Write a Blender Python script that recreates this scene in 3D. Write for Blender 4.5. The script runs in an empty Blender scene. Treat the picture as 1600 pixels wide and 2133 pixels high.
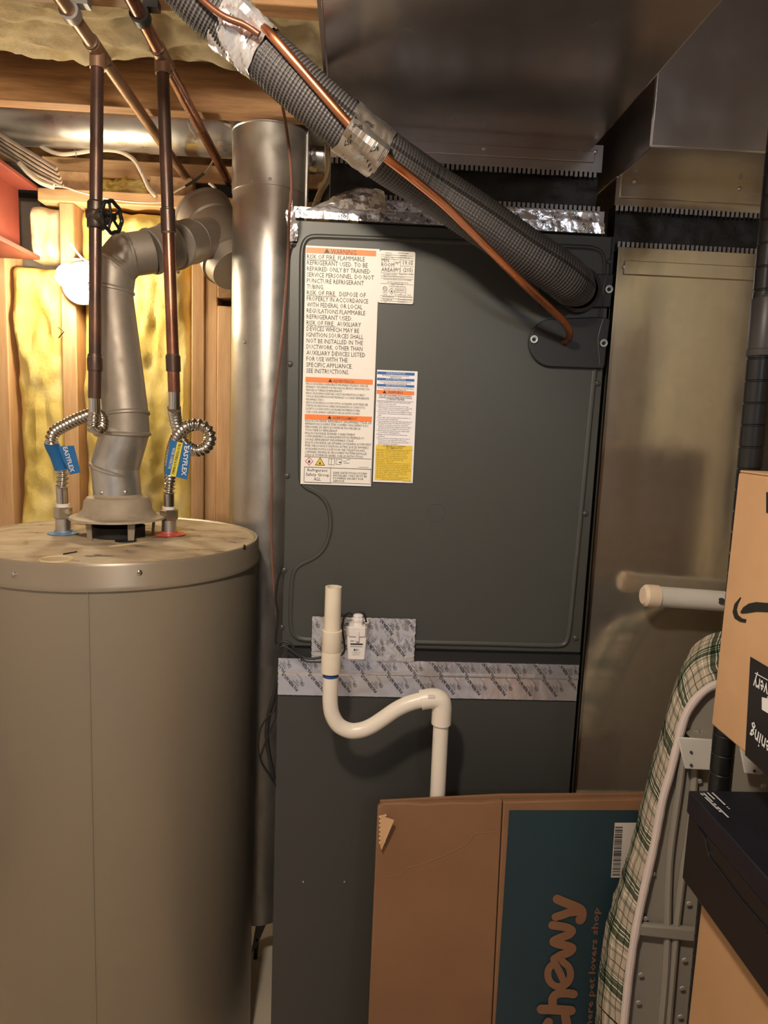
import bpy, bmesh, math, random
from mathutils import Vector, Matrix, noise

random.seed(7)
SC = bpy.context.scene
COL = SC.collection

# ------------------------------------------------------------------ camera
H = 1.48                      # eye height above the floor
FPX = 1420.0                  # focal length for a 1600 px wide frame
YAW, PIT, ROL = math.radians(2.68), math.radians(7.6), math.radians(-2.27)
FW = Vector((math.sin(YAW)*math.cos(PIT), math.cos(YAW)*math.cos(PIT), -math.sin(PIT)))
_r = Vector((math.cos(YAW), -math.sin(YAW), 0))
_d = FW.cross(_r)
if _d.z > 0: _d = -_d
CR = math.cos(ROL)*_r + math.sin(ROL)*_d
CD = -math.sin(ROL)*_r + math.cos(ROL)*_d
cam_d = bpy.data.cameras.new('camera')
cam_d.sensor_fit = 'HORIZONTAL'; cam_d.sensor_width = 36; cam_d.lens = 36*FPX/1600
cam_d.clip_start = .02; cam_d.clip_end = 50
cam = bpy.data.objects.new('camera', cam_d); COL.objects.link(cam)
mw = Matrix((CR, -CD, -FW)).transposed().to_4x4(); mw.translation = Vector((0, 0, H))
cam.matrix_world = mw
SC.camera = cam

# ------------------------------------------------------------------ light and exposure
SC.view_settings.view_transform = 'Standard'; SC.view_settings.look = 'None'
SC.view_settings.gamma = 1; SC.view_settings.use_curve_mapping = False
SC.view_settings.exposure = 0.0
world = bpy.data.worlds.new('world'); SC.world = world; world.use_nodes = True
world.node_tree.nodes['Background'].inputs[0].default_value = (1, .85, .7, 1)
world.node_tree.nodes['Background'].inputs[1].default_value = .02
def point(name, loc, power, radius, col):
    l = bpy.data.lights.new(name, 'POINT'); l.energy = power; l.shadow_soft_size = radius; l.color = col
    o = bpy.data.objects.new(name, l); COL.objects.link(o); o.location = loc; return o
ROOM_LAMP = (-.20, .22, 2.03)
point('ceiling_lamp_light', ROOM_LAMP, 45, .045, (1, .87, .70))
point('added_fill_light', (.55, -1.45, 2.15), 22, .09, (.86, .92, 1))   # unseen cool fill added behind the viewer to lift the metal reflections
BULB_EMIT = 185.0              # the bare bulb on the stud wall

# ------------------------------------------------------------------ geometry helpers
def ray(x, y): return (x-800)/FPX*CR + (y-1066.5)/FPX*CD + FW
O0 = Vector((0, 0, H))
def at(x, y, Y): v = ray(x, y); return O0 + v*(Y/v.y)
def atz(x, y, Z): v = ray(x, y); return O0 + v*((Z-H)/v.z)
def atx(x, y, X): v = ray(x, y); return O0 + v*(X/v.x)
def V(*a): return Vector(a)
def frame(d):
    d = d.normalized(); a = Vector((0, 0, 1)) if abs(d.z) < .9 else Vector((1, 0, 0))
    u = d.cross(a).normalized(); return u, d.cross(u).normalized()
def spline(pts, n=8):
    P = [Vector(p) for p in pts]; P = [2*P[0]-P[1]] + P + [2*P[-1]-P[-2]]; out = []
    for i in range(1, len(P)-2):
        for k in range(n):
            t = k/n; a, b, c, d = P[i-1], P[i], P[i+1], P[i+2]
            out.append(.5*(2*b + (c-a)*t + (2*a-5*b+4*c-d)*t*t + (3*b-a-3*c+d)*t**3))
    out.append(P[-2]); return out
def resample(P, step):
    L = [0]
    for a, b in zip(P, P[1:]): L.append(L[-1]+(b-a).length)
    n = max(2, int(L[-1]/step)); out = []; j = 0
    for i in range(n+1):
        s = L[-1]*i/n
        while j < len(P)-2 and L[j+1] < s: j += 1
        t = (s-L[j])/max(1e-9, L[j+1]-L[j]); out.append(P[j].lerp(P[j+1], min(1, t)))
    return out

class MB:
    def __init__(s): s.v = []; s.f = []; s.m = []; s.a = {}; s.mi = 0
    def add(s, vs, fs):
        o = len(s.v); s.v += [Vector(p) for p in vs]; s.f += [[i+o for i in f] for f in fs]; s.m += [s.mi]*len(fs); return o
    def box(s, x0, x1, y0, y1, z0, z1, M=None):
        p = [Vector((x, y, z)) for x in (x0, x1) for y in (y0, y1) for z in (z0, z1)]
        if M: p = [M @ q for q in p]
        s.add(p, [(0,1,3,2),(4,6,7,5),(0,4,5,1),(2,3,7,6),(0,2,6,4),(1,5,7,3)]); return s
    def cyl(s, a, b, r0, r1=None, n=24, cap=True):
        a = Vector(a); b = Vector(b); r1 = r0 if r1 is None else r1; u, w = frame(b-a); vs = []
        for c, r in ((a, r0), (b, r1)):
            vs += [c + r*(math.cos(2*math.pi*i/n)*u + math.sin(2*math.pi*i/n)*w) for i in range(n)]
        fs = [(i, (i+1) % n, n+(i+1) % n, n+i) for i in range(n)]
        if cap: fs += [tuple(range(n))[::-1], tuple(range(n, 2*n))]
        s.add(vs, fs); return s
    def tube(s, P, r, n=12, cap=True, attr=False):
        P = [Vector(p) for p in P]; R = r if isinstance(r, (list, tuple)) else [r]*len(P)
        kp = [i for i in range(len(P)) if i == 0 or (P[i]-P[i-1]).length > 1e-6]; P = [P[i] for i in kp]; R = [R[i] for i in kp]
        t = (P[1]-P[0]).normalized(); u, w = frame(t); vs = []; L = 0; at_ = []
        for i, p in enumerate(P):
            t2 = (P[min(i+1, len(P)-1)]-P[max(i-1, 0)]).normalized()
            q = t.rotation_difference(t2); u = (q @ u).normalized(); w = (q @ w).normalized(); t = t2
            if i: L += (p-P[i-1]).length
            for k in range(n):
                a = 2*math.pi*k/n; vs.append(p + R[i]*(math.cos(a)*u+math.sin(a)*w)); at_.append((L, k/n, 0))
        fs = [(i*n+k, i*n+(k+1) % n, (i+1)*n+(k+1) % n, (i+1)*n+k) for i in range(len(P)-1) for k in range(n)]
        if cap: fs += [tuple(range(n))[::-1], tuple(range((len(P)-1)*n, len(P)*n))]
        o = s.add(vs, fs)
        if attr:
            for i, q in enumerate(at_): s.a[o+i] = q
        return s
    def lathe(s, prof, o=(0,0,0), axis=(0,0,1), n=32):
        o = Vector(o); ax = Vector(axis).normalized(); u, w = frame(ax); vs = []
        for r, h in prof:
            vs += [o + ax*h + r*(math.cos(2*math.pi*i/n)*u+math.sin(2*math.pi*i/n)*w) for i in range(n)]
        m = len(prof)
        fs = [(j*n+i, j*n+(i+1) % n, (j+1)*n+(i+1) % n, (j+1)*n+i) for j in range(m-1) for i in range(n)]
        if prof[0][0] > 1e-6: fs.append(tuple(range(n))[::-1])
        if prof[-1][0] > 1e-6: fs.append(tuple(range((m-1)*n, m*n)))
        s.add(vs, fs); return s
    def prism(s, front, back):
        n = len(front); s.add(list(front)+list(back), [tuple(range(n)), tuple(range(2*n-1, n-1, -1))] + [(i, n+i, n+(i+1) % n, (i+1) % n) for i in range(n)]); return s
    def slab(s, poly, d): poly = [Vector(p) for p in poly]; d = Vector(d); return s.prism(poly, [p+d for p in poly])
    def grid(s, nu, nv, fn, attr=None):
        vs = [fn(i/nu, j/nv) for j in range(nv+1) for i in range(nu+1)]
        o = s.add(vs, [(j*(nu+1)+i, j*(nu+1)+i+1, (j+1)*(nu+1)+i+1, (j+1)*(nu+1)+i) for j in range(nv) for i in range(nu)])
        if attr:
            k = 0
            for j in range(nv+1):
                for i in range(nu+1): s.a[o+k] = attr(i/nu, j/nv); k += 1
        return s
    def sphere(s, c, r, n=16, sq=(1,1,1)):
        c = Vector(c); pr = [(math.sin(math.pi*j/n), -math.cos(math.pi*j/n)) for j in range(n+1)]
        vs = [c+Vector((r*a*math.cos(2*math.pi*i/n)*sq[0], r*a*math.sin(2*math.pi*i/n)*sq[1], r*h*sq[2])) for a, h in pr for i in range(n)]
        s.add(vs, [(j*n+i, j*n+(i+1) % n, (j+1)*n+(i+1) % n, (j+1)*n+i) for j in range(n) for i in range(n)]); return s

ROOT = {}
def origin(o):
    while o.parent: o = o.parent
    return ROOT.get(o.name, Vector((0,0,0)))
def obj(name, mb, mats, parent=None, bevel=0, smooth=35, loc=None, weld=True, kind=None, label=None):
    base = origin(parent) if parent else Vector(loc or (0,0,0))
    me = bpy.data.meshes.new(name)
    me.from_pydata([tuple(p-base) for p in mb.v], [], mb.f)
    mats = mats if isinstance(mats, (list, tuple)) else [mats]
    for m in mats: me.materials.append(m)
    me.polygons.foreach_set('material_index', mb.m)
    if mb.a:
        at_ = me.attributes.new('tuv', 'FLOAT_VECTOR', 'POINT')
        at_.data.foreach_set('vector', [c for i in range(len(mb.v)) for c in mb.a.get(i, (0,0,0))])
    bm = bmesh.new(); bm.from_mesh(me)
    if weld: bmesh.ops.remove_doubles(bm, verts=bm.verts, dist=1e-6)
    bmesh.ops.recalc_face_normals(bm, faces=bm.faces)
    bm.to_mesh(me); bm.free()
    me.polygons.foreach_set('use_smooth', [True]*len(me.polygons))
    me.set_sharp_from_angle(angle=math.radians(smooth))
    o = bpy.data.objects.new(name, me); COL.objects.link(o)
    if parent: o.parent = parent
    else: o.location = base; ROOT[o.name] = base
    if bevel:
        b = o.modifiers.new('bevel', 'BEVEL'); b.width = bevel; b.segments = 2; b.limit_method = 'ANGLE'; b.angle_limit = math.radians(40)
    if kind: o['kind'] = kind
    if label: o['label'] = label
    return o
def thing(name, label, cat, loc, group=None):
    o = bpy.data.objects.new(name, None); COL.objects.link(o); o.location = loc; o.empty_display_size = .05
    ROOT[o.name] = Vector(loc); o['label'] = label; o['category'] = cat
    if group: o['group'] = group
    return o
def solo(name, mb, mats, label, cat, loc, group=None, **k):
    o = obj(name, mb, mats, loc=loc, **k); o['label'] = label; o['category'] = cat
    if group: o['group'] = group
    return o
def struct(name, mb, mats, **k): return obj(name, mb, mats, kind='structure', **k)

# ------------------------------------------------------------------ materials
def new_mat(name):
    m = bpy.data.materials.new(name); m.use_nodes = True
    return m, m.node_tree.nodes, m.node_tree.links, m.node_tree.nodes['Principled BSDF']
def rgb(c): return (c[0], c[1], c[2], 1)
def tex(N, L, scale, stretch=(1,1,1), detail=4, kind='NOISE', rough=.55):
    tc = N.new('ShaderNodeTexCoord'); mp = N.new('ShaderNodeMapping'); mp.inputs['Scale'].default_value = stretch
    L.new(tc.outputs['Object'], mp.inputs['Vector'])
    if kind == 'NOISE':
        t = N.new('ShaderNodeTexNoise'); t.inputs['Scale'].default_value = scale; t.inputs['Detail'].default_value = detail
        t.inputs['Roughness'].default_value = rough; L.new(mp.outputs[0], t.inputs['Vector']); return t.outputs['Fac']
    t = N.new('ShaderNodeTexVoronoi'); t.inputs['Scale'].default_value = scale; L.new(mp.outputs[0], t.inputs['Vector'])
    if kind == 'EDGE': t.feature = 'DISTANCE_TO_EDGE'; return t.outputs['Distance']
    return t.outputs['Color'] if kind == 'CELL' else t.outputs['Distance']
def ramp(N, L, fac, stops, interp='LINEAR'):
    r = N.new('ShaderNodeValToRGB'); r.color_ramp.interpolation = interp; e = r.color_ramp.elements
    while len(e) < len(stops): e.new(.5)
    for q, (p, c) in zip(e, stops): q.position = p; q.color = rgb(c) if not isinstance(c, (int, float)) else (c, c, c, 1)
    L.new(fac, r.inputs['Fac']); return r.outputs['Color']
def bump(N, L, B, fac, strength, dist=.002):
    b = N.new('ShaderNodeBump'); b.inputs['Strength'].default_value = strength; b.inputs['Distance'].default_value = dist
    L.new(fac, b.inputs['Height']); L.new(b.outputs[0], B.inputs['Normal'])
def mat(name, col, rough=.5, metal=0, col2=None, vs=20, stretch=(1,1,1), bs=None, bstr=.2, bd=.001, spec=.5, coat=0, lo=.35, hi=.65, rvar=0, detail=4):
    m, N, L, B = new_mat(name)
    B.inputs['Base Color'].default_value = rgb(col); B.inputs['Roughness'].default_value = rough
    B.inputs['Metallic'].default_value = metal; B.inputs['Specular IOR Level'].default_value = spec
    if coat: B.inputs['Coat Weight'].default_value = coat; B.inputs['Coat Roughness'].default_value = .12
    if col2: L.new(ramp(N, L, tex(N, L, vs, stretch, detail), [(lo, col), (hi, col2)]), B.inputs['Base Color'])
    if rvar: L.new(ramp(N, L, tex(N, L, vs*1.7, stretch, detail), [(.3, max(.02, rough-rvar)), (.7, rough+rvar)]), B.inputs['Roughness'])
    if bs: bump(N, L, B, tex(N, L, bs, stretch, 5), bstr, bd)
    return m
def wood(name, c1, c2, axis, dark=None):
    st = {'x': (1.2, 14, 14), 'y': (14, 1.2, 14), 'z': (14, 14, 1.2)}[axis]
    m, N, L, B = new_mat(name); B.inputs['Roughness'].default_value = .62
    f = tex(N, L, 5, st, 6, rough=.65); stops = [(.3, c1), (.62, c2)]
    if dark: stops = [(.2, dark)] + stops
    L.new(ramp(N, L, f, stops), B.inputs['Base Color']); bump(N, L, B, f, .25, .001); return m
def galv(name, col, r0, r1, vs=90, scratch=(3, 3, 3), metal=.86, var=.82):
    m, N, L, B = new_mat(name); B.inputs['Metallic'].default_value = metal
    cell = tex(N, L, vs, kind='CELL'); mx = N.new('ShaderNodeMix'); mx.data_type = 'RGBA'
    L.new(ramp(N, L, cell, [(0, [c*.9 for c in col]), (1, [min(1, c*1.08) for c in col])]), mx.inputs['A'])
    L.new(ramp(N, L, tex(N, L, 6, detail=6), [(.3, [c*var for c in col]), (.65, col)]), mx.inputs['B']); mx.inputs['Factor'].default_value = .6
    L.new(mx.outputs['Result'], B.inputs['Base Color'])
    L.new(ramp(N, L, tex(N, L, 7, scratch, 6), [(.3, r0), (.7, r1)]), B.inputs['Roughness'])
    bump(N, L, B, tex(N, L, 4, detail=3), .12, .004); return m

M = {}
M['concrete'] = mat('concrete', (.74,.64,.51), .8, col2=(.80,.70,.56), vs=9, bs=60, bstr=.2)
M['foundation'] = mat('foundation', (.16,.13,.10), .9, col2=(.24,.2,.16), vs=8, bs=40)
M['drywall'] = mat('painted_wall', (.66,.63,.60), .8, bs=90, bstr=.05)
M['coolwall'] = mat('cool_painted_wall', (.62,.64,.70), .7, bs=90, bstr=.05)
M['warmwall'] = mat('bare_board_wall', (.76,.60,.32), .7, col2=(.82,.68,.40), vs=6)
M['subfloor'] = mat('subfloor', (.10,.055,.025), .8, col2=(.16,.09,.045), vs=30, stretch=(1,1,1))
M['osb'] = mat('strand_board', (.24,.12,.045), .75, col2=(.52,.30,.12), vs=26, stretch=(1,1,1.8), bs=50, bstr=.4, detail=2)
M['stud'] = wood('stud_wood', (.50,.28,.12), (.62,.38,.19), 'z')
M['plate'] = wood('plate_wood', (.50,.28,.12), (.64,.40,.20), 'x')
M['joist'] = wood('joist_wood', (.22,.10,.04), (.44,.24,.10), 'x', (.06,.03,.015))
M['block'] = wood('block_wood', (.32,.18,.08), (.46,.28,.14), 'y')
def insul(name, c1, c2, c3):
    m, N, L, B = new_mat(name); B.inputs['Roughness'].default_value = .95; B.inputs['Specular IOR Level'].default_value = .1
    L.new(ramp(N, L, tex(N, L, 9, (1.6,1.6,.8), 8, rough=.62), [(.3, c1), (.5, c2), (.68, c3)]), B.inputs['Base Color'])
    bump(N, L, B, tex(N, L, 30, (1,1,.8), 9, rough=.75), .8, .008); return m
M['insul'] = insul('yellow_fibreglass', (.68,.48,.11), (.80,.62,.19), (.86,.70,.32))
M['insul2'] = insul('pale_fibreglass', (.50,.39,.21), (.68,.57,.36), (.78,.69,.48))
M['galv'] = galv('galvanised_sheet', (.60,.58,.55), .24, .42)
M['galv_dark'] = galv('dull_trunk_sheet', (.56,.53,.52), .20, .28, 40, (2,2,2), .86, .95)
M['galv_plate'] = galv('smooth_return_sheet', (.62,.56,.47), .10, .20, 60, (4,4,1), .86, .94)
M['galv_vent'] = galv('dusty_vent_pipe', (.36,.31,.26), .42, .62, 120, (3,3,3), .55)
M['galv_new'] = galv('bright_vent_pipe', (.56,.53,.49), .28, .46, 160)
M['tooth'] = mat('crimped_steel', (.34,.32,.31), .5, .6)
M['copper'] = mat('bright_copper', (.80,.33,.17), .3, 1, rvar=.08, vs=12)
M['copper_old'] = mat('tarnished_copper', (.085,.052,.042), .36, .6, col2=(.20,.095,.06), vs=9, lo=.45, hi=.8, rvar=.1)
M['copper_dull'] = mat('dull_copper_run', (.20,.12,.08), .42, .65, col2=(.36,.22,.14), vs=7, rvar=.1)
M['copper_red'] = mat('reddish_copper', (.16,.065,.042), .3, .75, col2=(.36,.15,.09), vs=8, rvar=.1)
M['solder'] = mat('solder', (.5,.47,.43), .35, 1, col2=(.2,.14,.1), vs=60)
M['valve'] = mat('dark_valve_metal', (.055,.04,.032), .42, .7, col2=(.10,.075,.06), vs=40)
M['black_iron'] = mat('black_handwheel', (.012,.012,.013), .4, .3)
M['chrome'] = mat('polished_steel', (.62,.58,.53), .16, 1)
M['corr'] = mat('corrugated_steel', (.60,.55,.48), .22, 1)
M['zinc'] = mat('zinc_nipple', (.50,.48,.45), .36, .9, col2=(.6,.58,.55), vs=50)
M['heater'] = mat('heater_paint', (.30,.25,.185), .36, .3, rvar=.05, vs=3, spec=.4)
M['heater_rim'] = mat('heater_rim_paint', (.28,.23,.17), .36, .3, spec=.4)
def dusty():
    m, N, L, B = new_mat('dusty_heater_top')
    f = tex(N, L, 5, (1, 2.2, 1), 6); f2 = tex(N, L, 26, (1, 1.6, 1), 6)
    mx = N.new('ShaderNodeMix'); mx.data_type = 'RGBA'; mx.inputs['Factor'].default_value = .4
    L.new(f, mx.inputs['A']); L.new(f2, mx.inputs['B'])
    L.new(ramp(N, L, mx.outputs['Result'], [(.40, (.24,.18,.12)), (.47, (.42,.33,.22)), (.6, (.55,.44,.30))]), B.inputs['Base Color'])
    L.new(ramp(N, L, mx.outputs['Result'], [(.40, .22), (.5, .8)]), B.inputs['Roughness']); return m
M['dust'] = dusty()
M['hood'] = mat('dusty_hood', (.30,.245,.18), .6, .2, col2=(.42,.34,.25), vs=14, bs=120, bstr=.1)
M['blue'] = mat('blue_plastic_ring', (.16,.27,.45), .4)
M['red'] = mat('red_plastic_ring', (.62,.10,.08), .4)
M['tag_blue'] = mat('blue_tag', (.012,.13,.36), .35, spec=.6)
M['tag_yellow'] = mat('yellow_stripe', (.75,.60,.05), .4)
M['black'] = mat('black_void', (.008,.008,.008), .7)
M['collar_black'] = mat('near_black_collar', (.02,.016,.013), .8)  # even near-black colour of the flue collar
M['foam'] = mat('yellow_foam', (.62,.48,.26), .9, bs=90, bstr=.6)
M['furn'] = mat('charcoal_cabinet_paint', (.047,.047,.043), .5, .05, bs=350, bstr=.08, bd=.0004, spec=.45)
M['coil'] = mat('charcoal_coil_paint', (.054,.055,.049), .46, .05, bs=350, bstr=.06, bd=.0004, spec=.45)
M['gasket'] = mat('black_rubber', (.014,.014,.015), .5, bs=200, bstr=.1)
M['canvas'] = mat('black_canvas', (.012,.011,.010), .55, bs=18, bstr=.5, bd=.01)
M['paper'] = mat('label_white', (.78,.74,.69), .45)
M['paper_cool'] = mat('label_cool_white', (.80,.77,.80), .4)
M['ink'] = mat('black_ink', (.02,.018,.016), .5)
M['ink_brown'] = mat('tape_ink', (.012,.010,.012), .45)
M['orange'] = mat('orange_print', (.82,.20,.035), .45)
M['label_blue'] = mat('blue_print', (.02,.11,.36), .45)
M['label_yellow'] = mat('yellow_print', (.74,.52,.05), .45)
M['red_ink'] = mat('red_print', (.6,.04,.03), .45)
M['white_ink'] = mat('white_print', (.75,.75,.75), .5)
def foil(name, bstr, scale, rough, col=(.80,.77,.76), metal=.9):
    m, N, L, B = new_mat(name); B.inputs['Metallic'].default_value = metal; B.inputs['Base Color'].default_value = rgb(col); B.inputs['Roughness'].default_value = rough
    a = tex(N, L, scale, (1,1,1), 3); b = tex(N, L, scale*.9, (1.6,1,.8), kind='EDGE')
    ad = N.new('ShaderNodeMath'); ad.operation = 'ADD'; L.new(a, ad.inputs[0]); L.new(b, ad.inputs[1]); bump(N, L, B, ad.outputs[0], bstr, .004); return m
M['foil'] = foil('foil_tape', .10, 45, .27, (.86,.85,.90), .85)
M['foil_crinkle'] = foil('crinkled_foil_tape', .6, 34, .22, (.86,.85,.88), .8)
M['foil_grey'] = foil('dull_foil_tape', .3, 35, .38, (.62,.58,.54))
M['pvc'] = mat('cream_pvc', (.70,.60,.47), .38, col2=(.76,.67,.54), vs=20, spec=.5)
M['pvc_white'] = mat('white_pvc', (.78,.70,.60), .34, spec=.5)
M['pvc_blue'] = mat('blue_primer', (.02,.07,.22), .4)
M['switch'] = mat('white_switch_plastic', (.80,.75,.72), .42)
M['wire_black'] = mat('black_wire', (.012,.012,.012), .4)
M['wire_brown'] = mat('brown_wire', (.15,.06,.04), .5)
M['wire_white'] = mat('white_cable', (.66,.56,.44), .5)
M['wire_grey'] = mat('dusty_grey_cable', (.30,.23,.17), .6, col2=(.4,.32,.25), vs=30)
M['kraft_dark'] = mat('brown_cardboard', (.205,.098,.044), .75, col2=(.235,.117,.054), vs=5, bs=150, bstr=.08)
M['kraft'] = mat('tan_cardboard', (.50,.29,.15), .75, col2=(.56,.34,.18), vs=8, bs=150, bstr=.08)
M['kraft_mid'] = mat('plain_cardboard', (.46,.27,.13), .75, col2=(.50,.30,.15), vs=6, bs=150, bstr=.08)
M['kraft_print'] = mat('cardboard_lettering', (.21,.095,.045), .75)
M['teal'] = mat('teal_print', (.010,.031,.041), .6)
M['sticker'] = mat('sticker_white', (.55,.50,.46), .5)
M['navy'] = mat('glossy_navy_box', (.010,.011,.018), .3, spec=.5, rvar=.08, vs=4)
M['navy_side'] = mat('dark_box_side', (.014,.012,.012), .35, spec=.5)
M['post'] = mat('black_powder_coat', (.010,.010,.011), .3, spec=.5)
M['clip'] = mat('grey_clip', (.05,.045,.045), .4)
M['white_metal'] = mat('white_enamel', (.66,.64,.60), .4, col2=(.6,.57,.52), vs=14)
M['cap'] = mat('cream_rubber_cap', (.72,.58,.44), .55)
M['board_metal'] = mat('grey_board_metal', (.30,.27,.23), .5, .1)
M['board_dot'] = mat('board_vent', (.42,.40,.37), .5)
M['binding'] = mat('white_binding', (.62,.52,.49), .8, bs=120, bstr=.2)
M['red_steel'] = mat('red_primer_steel', (.17,.030,.018), .55, col2=(.21,.042,.025), vs=12, bs=30, bstr=.1)
M['porcelain'] = mat('white_porcelain', (.8,.78,.74), .25)
M['box_grey'] = mat('grey_box', (.35,.33,.3), .5, .6)
mb_, N, L, B = new_mat('glowing_bulb'); M['bulb'] = mb_
B.inputs['Base Color'].default_value = (1,.95,.85,1); B.inputs['Emission Color'].default_value = (1,.86,.62,1); B.inputs['Emission Strength'].default_value = BULB_EMIT
def sleeve():
    m, N, L, B = new_mat('woven_pipe_insulation'); B.inputs['Roughness'].default_value = .5
    a = N.new('ShaderNodeAttribute'); a.attribute_name = 'tuv'; sp = N.new('ShaderNodeSeparateXYZ'); L.new(a.outputs['Vector'], sp.inputs[0])
    def sn(out, k):
        mu = N.new('ShaderNodeMath'); mu.operation = 'MULTIPLY'; mu.inputs[1].default_value = k; L.new(out, mu.inputs[0])
        si = N.new('ShaderNodeMath'); si.operation = 'SINE'; L.new(mu.outputs[0], si.inputs[0]); return si.outputs[0]
    x = sn(sp.outputs['X'], 2*math.pi/.0046); y = sn(sp.outputs['Y'], 2*math.pi*44)
    h = N.new('ShaderNodeMath'); h.operation = 'MULTIPLY_ADD'; L.new(y, h.inputs[0]); h.inputs[1].default_value = .45; L.new(x, h.inputs[2])
    ma = N.new('ShaderNodeMapRange'); ma.inputs['From Min'].default_value = -1.4; ma.inputs['From Max'].default_value = 1.4; L.new(h.outputs[0], ma.inputs['Value'])
    L.new(ramp(N, L, ma.outputs[0], [(.1, (.022,.020,.021)), (.9, (.115,.105,.105))]), B.inputs['Base Color']); bump(N, L, B, ma.outputs[0], .9, .0012); return m
M['sleeve'] = sleeve()
def plaid():
    m, N, L, B = new_mat('green_plaid_cloth'); B.inputs['Roughness'].default_value = .9; B.inputs['Specular IOR Level'].default_value = .15
    a = N.new('ShaderNodeAttribute'); a.attribute_name = 'tuv'; sp = N.new('ShaderNodeSeparateXYZ'); L.new(a.outputs['Vector'], sp.inputs[0])
    T, D_, G, K, W = (.47,.43,.38), (.26,.26,.225), (.085,.11,.082), (.03,.03,.03), (.90,.86,.76)
    st = [(0, T), (.16, K), (.172, T), (.30, D_), (.36, W), (.375, D_), (.41, W), (.425, G), (.50, W), (.515, G), (.56, W), (.575, G), (.66, K), (.675, D_), (.70, W), (.715, D_), (.76, T), (.84, W), (.855, T), (.93, D_)]
    cs = []
    for o, per in (('X', .084), ('Y', .070)):
        mu = N.new('ShaderNodeMath'); mu.operation = 'DIVIDE'; mu.inputs[1].default_value = per; L.new(sp.outputs[o], mu.inputs[0])
        fr = N.new('ShaderNodeMath'); fr.operation = 'FRACT'; L.new(mu.outputs[0], fr.inputs[0]); cs.append(ramp(N, L, fr.outputs[0], st, 'CONSTANT'))
    mx = N.new('ShaderNodeMix'); mx.data_type = 'RGBA'; mx.inputs['Factor'].default_value = 1; mx.blend_type = 'MULTIPLY'; L.new(cs[0], mx.inputs['A']); L.new(cs[1], mx.inputs['B'])
    gn = N.new('ShaderNodeMix'); gn.data_type = 'RGBA'; gn.blend_type = 'MULTIPLY'; gn.inputs['Factor'].default_value = 1; gn.clamp_result = True; L.new(mx.outputs['Result'], gn.inputs['A']); gn.inputs['B'].default_value = (2.0, 2.0, 2.0, 1)
    L.new(gn.outputs['Result'], B.inputs['Base Color']); bump(N, L, B, tex(N, L, 30, (1,1,2), 4), .5, .004); return m
M['plaid'] = plaid()

# ------------------------------------------------------------------ printed text (collected, then built in one pass)
TEXTS = []                                    # (MB, text, origin, U, Vv, width, cap, align)
def text(mb, s, o, U, Vv, width=None, cap=.004, bold=0, align='L', squash=None):
    cu = bpy.data.curves.new('t', 'FONT'); cu.body = s; cu.size = 1; cu.resolution_u = 1; cu.offset = bold; cu.fill_mode = 'FRONT'
    ob = bpy.data.objects.new('t', cu); COL.objects.link(ob)
    TEXTS.append((mb, ob, Vector(o), Vector(U).normalized(), Vector(Vv).normalized(), width, cap, align, squash))
def flush_texts():
    ref = bpy.data.curves.new('t', 'FONT'); ref.body = 'H'; ro = bpy.data.objects.new('t', ref); COL.objects.link(ro)
    bpy.context.view_layer.update(); dg = bpy.context.evaluated_depsgraph_get()
    def conv(ob): return bpy.data.meshes.new_from_object(ob.evaluated_get(dg))
    hm = conv(ro); CAP = max(v.co.y for v in hm.vertices)
    for mb, ob, o, U, Vv, width, cap, align, squash in TEXTS:
        me = conv(ob)
        if len(me.vertices):
            xs = [v.co.x for v in me.vertices]; x0, x1 = min(xs), max(xs); sy = cap/CAP
            sx = width/(x1-x0) if width else sy*(squash or 1)
            off = {'L': x0, 'C': (x0+x1)/2, 'R': x1}[align]
            mb.add([o + U*((v.co.x-off)*sx) + Vv*(v.co.y*sy) for v in me.vertices], [tuple(p.vertices) for p in me.polygons])
        bpy.data.meshes.remove(me)
    for t in TEXTS:
        cu = t[1].data; bpy.data.objects.remove(t[1]); bpy.data.curves.remove(cu)
    bpy.data.objects.remove(ro); TEXTS.clear()
XU, ZU = Vector((1,0,0)), Vector((0,0,1))

# ================================================================== THE SETTING
YW = 1.93                                     # stud faces of the framed wall
struct('floor', MB().box(-1.5, 1.6, -2.2, 2.1, -.05, 0), M['concrete'])
struct('ceiling', MB().box(-1.5, 1.6, -2.2, 2.1, 2.37, 2.40), M['subfloor'])
ceiling = bpy.data.objects['ceiling']
wb = struct('wall_back', MB().box(-1.5, 1.6, 2.03, 2.10, 0, 2.37), M['foundation'])
struct('wall_left', MB().box(-1.5, -1.42, -2.2, 2.03, 0, 2.37), M['drywall'])
struct('wall_right', MB().box(1.5, 1.6, -2.2, 2.03, 0, 2.37), M['warmwall'])
struct('wall_front', MB().box(-1.42, 1.5, -2.2, -2.1, 0, 2.37), M['coolwall'])
def stick(name, x0, x1, y0, y1, z0, z1, m, parent): return obj(name, MB().box(x0, x1, y0, y1, z0, z1), m, parent, bevel=.003)
zP = at(330, 432, YW).z                       # underside of the top plate
stick('stud', -1.10, -.946, YW, 2.03, .04, 1.90, M['stud'], wb)
stick('stud', -.803, -.764, YW, 2.03, .04, zP, M['stud'], wb)
stick('stud', -.455, -.420, YW, 2.03, .04, zP, M['stud'], wb)
stick('stud', -.419, -.386, YW+.004, 2.03, .04, zP, M['stud'], wb)
stick('stud', -.385, -.346, YW-.002, 2.03, .04, at(460, 637, YW).z, M['stud'], wb)
stick('stud', -.345, -.300, YW+.03, 2.03, .04, zP, M['stud'], wb)
stick('stud', .06, .10, YW, 2.03, .04, zP, M['stud'], wb)
stick('stud', .46, .50, YW, 2.03, .04, zP, M['stud'], wb)
stick('stud', .86, .90, YW, 2.03, .04, zP, M['stud'], wb)
stick('blocking', -.385, -.346, YW-.004, 2.0, at(460, 621, YW).z, at(460, 590, YW).z, M['block'], wb)
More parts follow.
